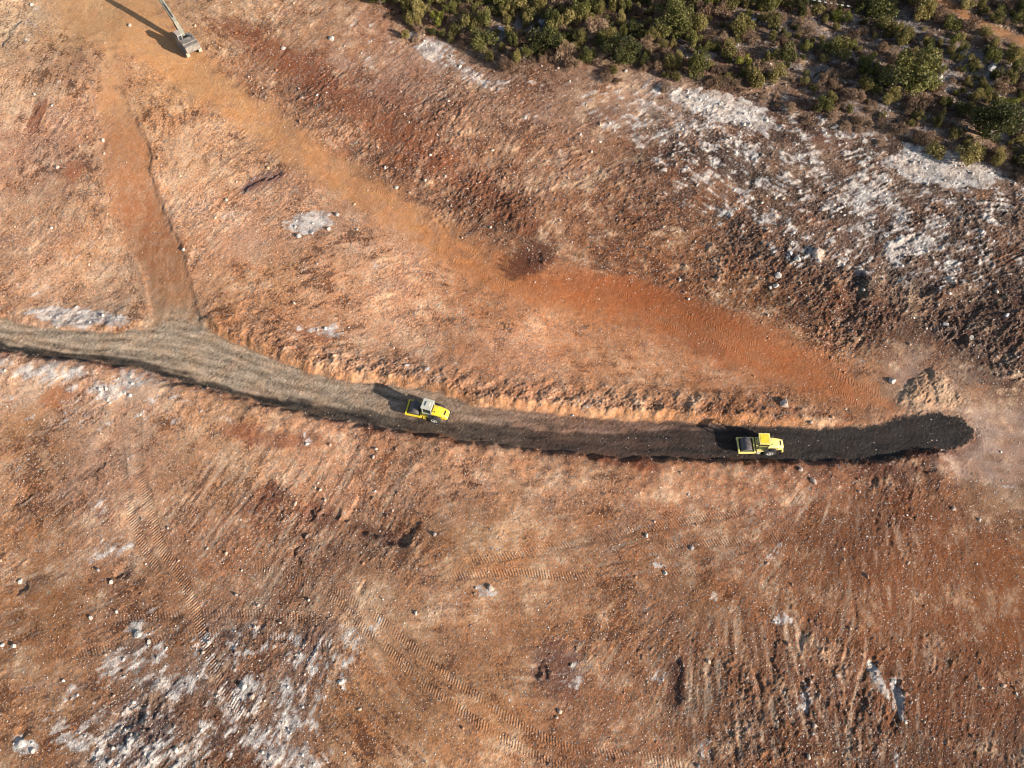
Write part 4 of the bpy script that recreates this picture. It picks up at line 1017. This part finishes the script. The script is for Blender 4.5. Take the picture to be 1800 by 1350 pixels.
def roller(name, label, paint, cab_mat, closed_cab, loc, yaw, steer):
    e = bpy.data.objects.new(name, None); COL.objects.link(e); e.location = loc; e.rotation_euler = (0, 0, yaw); e.scale = (0.92, 0.92, 0.94)
    tag(e, label, 'road roller', 'soil compactors on the gravel road')
    # front unit: open rectangular drum frame round a smooth drum, pivoting at the joint
    Rz = Matrix.Rotation(steer, 4, 'Z')
    def front(o): o.matrix_local = Rz; return o
    bm = bmesh.new()
    for s in (-1, 1): bx(bm, 0.72, 2.62, s * 1.05 - 0.08, s * 1.05 + 0.08, 0.62, 0.98, 0.03)
    bx(bm, 2.62, 2.84, -1.13, 1.13, 0.66, 0.98, 0.03)
    bx(bm, 0.52, 0.76, -1.08, 1.08, 0.55, 1.04, 0.03)
    fr = front(child('drum_frame', bm, paint, e))
    bm = bmesh.new(); bx(bm, 2.87, 2.93, -0.75, 0.75, 0.74, 0.92, 0.01); front(child('front_bumper', bm, M_BLK, e))
    bm = bmesh.new(); lathe_y(bm, [(-0.90, 0.60), (-0.90, 0.74), (-0.87, 0.76), (0.87, 0.76), (0.90, 0.74), (0.90, 0.60)], 1.68, 0.75, 40)
    dr = front(child('drum', bm, M_STEEL, e, False))
    for s in (-1, 1):
        bm = bmesh.new(); lathe_y(bm, [(s * 0.89, 0.30), (s * 0.96, 0.28), (s * 0.96, 0.12)], 1.68, 0.75, 20); child('drum_hub', bm, M_BLK, dr)
    bm = bmesh.new(); bx(bm, 0.70, 0.78, -0.95, 0.95, 0.9, 1.0); front(child('scraper_bar', bm, M_BLK, e))
    bm = bmesh.new(); bx(bm, 0.05, 0.6, -0.28, 0.28, 0.5, 0.95, 0.05); child('articulation_joint', bm, M_BLK, e)
    # rear unit
    bm = bmesh.new(); bx(bm, -2.75, 0.15, -0.55, 0.55, 0.55, 1.05, 0.04); child('rear_frame', bm, M_BLK, e)
    bm = bmesh.new(); bx(bm, -0.95, 0.42, -1.02, 1.02, 1.02, 1.16, 0.03); child('platform', bm, paint, e)
    for s in (-1, 1):
        bm = bmesh.new()
        for k, (xx, zz) in enumerate(((0.05, 0.42), (0.05, 0.74))): bx(bm, xx - 0.22, xx + 0.22, s * 0.98 - 0.12, s * 0.98 + 0.12, zz, zz + 0.05)
        for xx in (-0.16, 0.24): bx(bm, xx, xx + 0.04, s * 0.98 - 0.02, s * 0.98 + 0.02, 0.42, 1.05)
        child('step', bm, M_WHT if closed_cab is False else paint, e)
        bm = bmesh.new(); bx(bm, -1.0, -0.55, s * 0.98 - 0.2, s * 0.98 + 0.2, 1.5, 1.56, 0.02); child('mudguard', bm, M_BLK, e)
        w = bmesh.new(); lathe_y(w, [(s * 0.70, 0.42), (s * 0.70, 0.64), (s * 0.76, 0.74), (s * 0.86, 0.78), (s * 1.04, 0.78), (s * 1.14, 0.74), (s * 1.19, 0.64), (s * 1.19, 0.42)], -1.38, 0.78, 32)
        for q in range(22):      # lugs
            an = q * 2 * math.pi / 22; c, sn = math.cos(an), math.sin(an)
            for yy in (0.77, 1.0):
                r = bmesh.ops.create_cube(w, size=1.0)
                for v in r['verts']:
                    l = Vector((v.co.x * 0.10, v.co.y * 0.2, v.co.z * 0.08)); l.z += 0.795
                    v.co = Vector((-1.38 + l.z * c - l.x * sn, s * (yy + 0.06) + l.y, 0.78 + l.z * sn + l.x * c))
        wh = child('wheel', w, M_TYRE, e)
        w = bmesh.new(); lathe_y(w, [(s * 1.12, 0.43), (s * 1.205, 0.43), (s * 1.21, 0.37), (s * 1.16, 0.30), (s * 1.15, 0.16), (s * 1.22, 0.14), (s * 1.22, 0.05)], -1.38, 0.78, 28); child('rim', w, M_RIM, wh)
    # engine hood falling towards the rear
    def tp(c):
        k = (-c.x - 0.95) / 2.1
        z = c.z - max(0, k) ** 2 * 0.42 * max(0, (c.z - 1.0) / 0.95)
        return Vector((c.x, c.y * (1 - 0.14 * max(0, k)), z))
    bm = bmesh.new()
    n = 8
    for k in range(n):
        x1 = -0.95 - 2.1 * k / n; x0 = -0.95 - 2.1 * (k + 1) / n
        pass
    prof = []
    for k in range(n + 1):
        u = k / n; x = -0.95 - 2.1 * u; top = 1.98 - 0.38 * u * u; hw = 0.74 - 0.12 * u * u - (0.10 if k == n else 0); tt = top - (0.10 if k == n else 0)
        prof.append([bm.verts.new((x, sgn_y * hw_, z_)) for sgn_y, hw_, z_ in ((-1, hw, 0.95), (-1, hw, tt - 0.22), (-1, hw - 0.07, tt - 0.07), (-1, hw - 0.2, tt), (1, hw - 0.2, tt), (1, hw - 0.07, tt - 0.07), (1, hw, tt - 0.22), (1, hw, 0.95))])
    for a, b_ in zip(prof[:-1], prof[1:]):
        for k in range(7): bm.faces.new((a[k], a[k + 1], b_[k + 1], b_[k]))
        bm.faces.new((a[7], a[0], b_[0], b_[7]))
    bm.faces.new(prof[0][::-1]); bm.faces.new(prof[-1])
    hd = child('engine_hood', bm, paint, e)
    bm = bmesh.new(); bx(bm, -2.72, -2.38, -0.34, 0.34, 1.70, 1.76, 0.015)
    for k in range(4): bx(bm, -2.68 + k * 0.08, -2.65 + k * 0.08, -0.32, 0.32, 1.755, 1.775)
    child('vent_grille', bm, M_BLK, hd)
    for s in (-1, 1):
        for k in range(4):
            bm = bmesh.new(); bx(bm, -1.7 - k * 0.2, -1.58 - k * 0.2, s * 0.735 - 0.01, s * 0.735 + 0.012, 1.25, 1.6 - 0.03 * k); child('louvre', bm, M_BLK, hd)
        bm = bmesh.new(); bx(bm, -3.08, -3.03, s * 0.45 - 0.09, s * 0.45 + 0.09, 1.2, 1.34, 0.01); child('rear_lamp', bm, M_LAMP, e)
    bm = bmesh.new(); tube(bm, (-1.35, 0.42, 1.9), (-1.35, 0.42, 2.35), 0.05, 0.05, 10); child('exhaust', bm, M_BLK, e)
    bm = bmesh.new(); bx(bm, -3.16, -2.95, -0.85, 0.85, 0.55, 0.95, 0.04); child('rear_bumper', bm, paint if not closed_cab else M_BLK, e)
    # operator's place
    cx0, cx1, cy = -0.88, 0.34, 0.68
    cab = bmesh.new()
    for xx in (cx0, cx1):
        for s in (-1, 1): bx(cab, xx - 0.05, xx + 0.05, s * cy - 0.05, s * cy + 0.05, 1.14, 2.86, 0.012)
    if closed_cab:
        for s in (-1, 1): bx(cab, cx0 + .052, cx1 - .052, s * cy - 0.04, s * cy + 0.04, 1.14, 1.62, 0.01)
        bx(cab, cx1 - 0.04, cx1 + 0.04, -cy + .052, cy - .052, 1.14, 1.5, 0.01); bx(cab, cx0 - 0.04, cx0 + 0.04, -cy + .052, cy - .052, 1.14, 1.7, 0.01)
    cb_ = child('cab_frame', cab, cab_mat, e)
    if closed_cab:
        for s in (-1, 1):
            bm = bmesh.new(); bx(bm, cx0 + .055, cx1 - .055, s * cy - 0.012, s * cy + 0.012, 1.63, 2.84); child('window', bm, M_GLASS, cb_)
        for xx, z0 in ((cx1, 1.51), (cx0, 1.71)):
            bm = bmesh.new(); bx(bm, xx - 0.012, xx + 0.012, -cy + .055, cy - .055, z0, 2.84); child('window', bm, M_GLASS, cb_)
        bm = bmesh.new(); bx(bm, cx0 - 0.12, cx1 + 0.16, -cy - 0.1, cy + 0.1, 2.87, 3.02, 0.05); rf = child('cab_roof', bm, cab_mat, e)
        bm = bmesh.new(); bx(bm, -0.62, -0.05, -0.34, 0.34, 3.025, 3.13, 0.03); child('air_conditioner', bm, M_WHT, rf)
        for s in (-1, 1):
            bm = bmesh.new(); bx(bm, cx1 + 0.165, cx1 + 0.22, s * 0.55 - 0.08, s * 0.55 + 0.08, 2.86, 2.98, 0.01); child('work_lamp', bm, M_LAMP, rf)
    else:
        bm = bmesh.new(); bx(bm, cx0 - 0.06, cx1 + 0.16, -cy - 0.12, cy + 0.12, 2.87, 2.97, 0.03); rf = child('canopy_roof', bm, paint, e)
        bm = bmesh.new(); bx(bm, cx0 + 0.12, cx1 - 0.02, -cy + 0.05, cy - 0.05, 2.972, 2.99, 0.005); child('roof_panel', bm, M_YEL, rf)
        for s in (-1, 1):
            bm = bmesh.new(); tube(bm, (cx0 + .05, s * cy, 1.95), (cx1 - .05, s * cy, 1.95), 0.022, 0.022, 6); child('guard_rail', bm, paint, cb_)
    bm = bmesh.new(); bx(bm, -0.62, -0.12, -0.26, 0.26, 1.5, 1.62, 0.04); bx(bm, -0.68, -0.56, -0.26, 0.26, 1.6, 2.15, 0.04); bx(bm, -0.5, -0.25, -0.15, 0.15, 1.16, 1.5); child('seat', bm, M_BLK, e)
    bm = bmesh.new(); tube(bm, (0.18, 0, 1.16), (0.02, 0, 1.85), 0.05, 0.04, 8)
    for q in range(16):
        a, a2 = q * math.pi / 8, (q + 1) * math.pi / 8
        tube(bm, (0.02 + 0.04 * math.cos(a), 0.2 * math.sin(a), 1.86 + 0.2 * math.cos(a) * 0.4), (0.02 + 0.04 * math.cos(a2), 0.2 * math.sin(a2), 1.86 + 0.2 * math.cos(a2) * 0.4), 0.018, 0.018, 5)
    child('steering_wheel', bm, M_BLK, e)
    return e
def on_road_at(px, py, z=0.0):
    x, y = ground_point(px, py, z)
    return x, y
def seat_z(x, y, r=2.0):
    a = np.linspace(-r, r, 9); gx, gy = np.meshgrid(x + a, y + a * 0.4)
    return float(np.median(height(gx, gy)))
x, y = on_road_at(752, 727)
roller('soil_compactor', 'bright yellow road roller with a white cab on the tan gravel', M_YEL, M_WHT, True, (x, y, seat_z(x, y) + 0.01), math.pi - R(16), R(4))
x, y = on_road_at(1330, 787)
roller('soil_compactor', 'pale yellow road roller with a square yellow canopy on the black gravel', M_YEL2, M_BLK, False, (x, y, seat_z(x, y) + 0.01), math.pi - R(1.5), R(2))

# ------------------------------------------------------------------ tracked excavator
M_EXC = plain_mat('dusty_grey_paint', (0.17, 0.145, 0.12), 0.9, var=0.35, scale=1.5, dirt=(0.42, 0.31, 0.22, 0.6))
M_BOOM = plain_mat('faded_green_grey_paint', (0.19, 0.175, 0.13), 0.9, var=0.3, scale=1.5, dirt=(0.42, 0.31, 0.22, 0.5))
M_SHOE = plain_mat('dusty_track_steel', (0.40, 0.29, 0.20), 0.85, var=0.2, scale=3, dirt=(0.12, 0.09, 0.07, 0.5))
M_CABP = plain_mat('dusty_cab_paint', (0.38, 0.30, 0.25), 0.75, var=0.1, scale=2)
def excavator(loc, yaw):
    e = bpy.data.objects.new('tracked_excavator', None); COL.objects.link(e); e.location = loc; e.rotation_euler = (0, 0, yaw); e.scale = (0.86, 0.86, 1.05)
    tag(e, 'dusty grey tracked excavator at the head of the orange track, boom reaching away', 'excavator')
    for s in (-1, 1):
        path = []
        L_, r_ = 1.75, 0.42
        for k in range(9): a = -math.pi / 2 + k * math.pi / 8; path.append((L_ + r_ * math.cos(a), 0.46 + r_ * math.sin(a)))
        for k in range(9): a = math.pi / 2 + k * math.pi / 8; path.append((-L_ + r_ * math.cos(a), 0.46 + r_ * math.sin(a)))
        pts = np.array(path + path[:1]); seg = np.hypot(*np.diff(pts, axis=0).T); cum = np.concatenate([[0], np.cumsum(seg)])
        bm = bmesh.new(); n = 46
        for k in range(n):
            d = cum[-1] * k / n; x = np.interp(d, cum, pts[:, 0]); z = np.interp(d, cum, pts[:, 1]); x2 = np.interp((d + .02) % cum[-1], cum, pts[:, 0]); z2 = np.interp((d + .02) % cum[-1], cum, pts[:, 1])
            t_ = Vector((x2 - x, 0, z2 - z)).normalized(); nn = Vector((-t_.z, 0, t_.x))
            r = bmesh.ops.create_cube(bm, size=1.0)
            for v in r['verts']: v.co = Vector((x, s * 1.2 + v.co.y * 0.6, z)) + t_ * v.co.x * cum[-1] / n * 0.9 + nn * v.co.z * 0.07
        tr = child('crawler_track', bm, M_SHOE, e)
        bm = bmesh.new(); bx(bm, -1.75, 1.75, s * 1.2 - 0.18, s * 1.2 + 0.18, 0.2, 0.72, 0.05); child('track_frame', bm, M_BLK, tr)
    bm = bmesh.new(); bx(bm, -1.1, 1.1, -1.0, 1.0, 0.45, 0.85, 0.08); child('undercarriage', bm, M_BLK, e)
    bm = bmesh.new(); bx(bm, -1.9, 1.5, -1.35, 1.35, 0.98, 1.2, 0.04); child('turntable_deck', bm, M_BLK, e)
    bm = bmesh.new(); bx(bm, -2.65, -1.75, -1.38, 1.38, 1.02, 2.1, 0.16); child('counterweight', bm, M_EXC, e)
    bm = bmesh.new(); bx(bm, -1.74, -0.25, -1.36, 1.36, 1.2, 2.22, 0.07); hd = child('engine_cover', bm, M_EXC, e)
    for k in range(3):
        bm = bmesh.new(); bx(bm, -1.6 + k * 0.45, -1.25 + k * 0.45, -0.9, 0.9, 2.225, 2.25, 0.008); child('cover_panel', bm, M_EXC, hd)
    bm = bmesh.new(); tube(bm, (-1.0, -0.95, 2.2), (-1.0, -0.95, 2.6), 0.07, 0.07, 10); child('exhaust', bm, M_BLK, e)
    bm = bmesh.new(); bx(bm, -0.24, 1.35, -1.35, -0.5, 1.2, 1.85, 0.06); child('fuel_tank', bm, M_EXC, e)
    bm = bmesh.new(); bx(bm, -0.2, 1.5, 0.42, 1.36, 1.2, 2.0, 0.05); bx(bm, -0.15, 1.42, 0.46, 1.33, 2.78, 2.9, 0.05)
    for xx in (-0.12, 1.3):
        for yy in (0.5, 1.22): bx(bm, xx, xx + 0.09, yy, yy + 0.09, 1.95, 2.8)
    cbx = child('cab', bm, M_CABP, e)
    for a in ((1.34, 1.36, 0.6, 1.21, 2.0, 2.77), (-0.1, -0.08, 0.6, 1.21, 2.0, 2.77), (-0.02, 1.29, 1.26, 1.28, 2.0, 2.77), (-0.02, 1.29, 0.53, 0.55, 2.0, 2.77)):
        bm = bmesh.new(); bx(bm, *a); child('window', bm, M_GLASS, cbx)
    # boom, stick and bucket in the side plane
    def plate(pts, y0, y1):
        bm = bmesh.new(); A_ = [bm.verts.new((x, y0, z)) for x, z in pts]; B_ = [bm.verts.new((x, y1, z)) for x, z in pts]
        n = len(pts)
        bm.faces.new(A_); bm.faces.new(B_[::-1])
        for k in range(n): bm.faces.new((A_[k], B_[k], B_[(k + 1) % n], A_[(k + 1) % n]))
        bmesh.ops.bevel(bm, geom=list(bm.edges), offset=0.02, segments=1, affect='EDGES')
        return bm
    by = -0.1
    child('boom', plate([(0.75, 1.35), (1.1, 1.25), (3.8, 2.9), (9.6, 5.4), (9.6, 5.75), (3.6, 3.65), (2.9, 3.4)], by - 0.36, by + 0.36), M_BOOM, e)
    st = child('stick', plate([(9.1, 5.3), (9.5, 6.0), (14.6, 3.5), (14.6, 3.25), (9.9, 5.0)], by - 0.2, by + 0.2), M_BOOM, e)
    bk = child('bucket', plate([(14.45, 3.45), (14.85, 3.45), (15.2, 2.75), (15.0, 2.2), (14.4, 2.05), (14.05, 2.35), (14.6, 2.55), (14.55, 2.95)], by - 0.55, by + 0.55), M_BLK, e)
    for k in range(5):
        bm = bmesh.new(); y_ = by - 0.5 + k * 0.24; bx(bm, 13.82, 14.08, y_, y_ + 0.07, 2.28, 2.38); child('tooth', bm, M_STEEL, bk)
    for yy in (by - 0.46, by + 0.46):
        bm = bmesh.new(); tube(bm, (1.35, yy, 1.15), (2.3, yy, 2.2), 0.09, 0.09, 10); tube(bm, (2.3, yy, 2.2), (3.2, yy, 3.0), 0.05, 0.05, 8); child('boom_cylinder', bm, M_STEEL, e)
    bm = bmesh.new(); tube(bm, (3.5, by, 3.78), (6.0, by, 4.7), 0.09, 0.09, 10); tube(bm, (6.0, by, 4.7), (9.4, by, 5.9), 0.05, 0.05, 8); child('stick_cylinder', bm, M_STEEL, e)
    return e
x, y = ground_point(326, 84, 3.6)
x, y = ground_point(329, 73, float(height(x, y)) + 1.6)
ga, gb = ground_point(352, 77, 5.0), ground_point(328, 48, 5.0)
excavator((x, y, seat_z(x, y) + 0.0), math.atan2(gb[1] - ga[1], gb[0] - ga[0]))
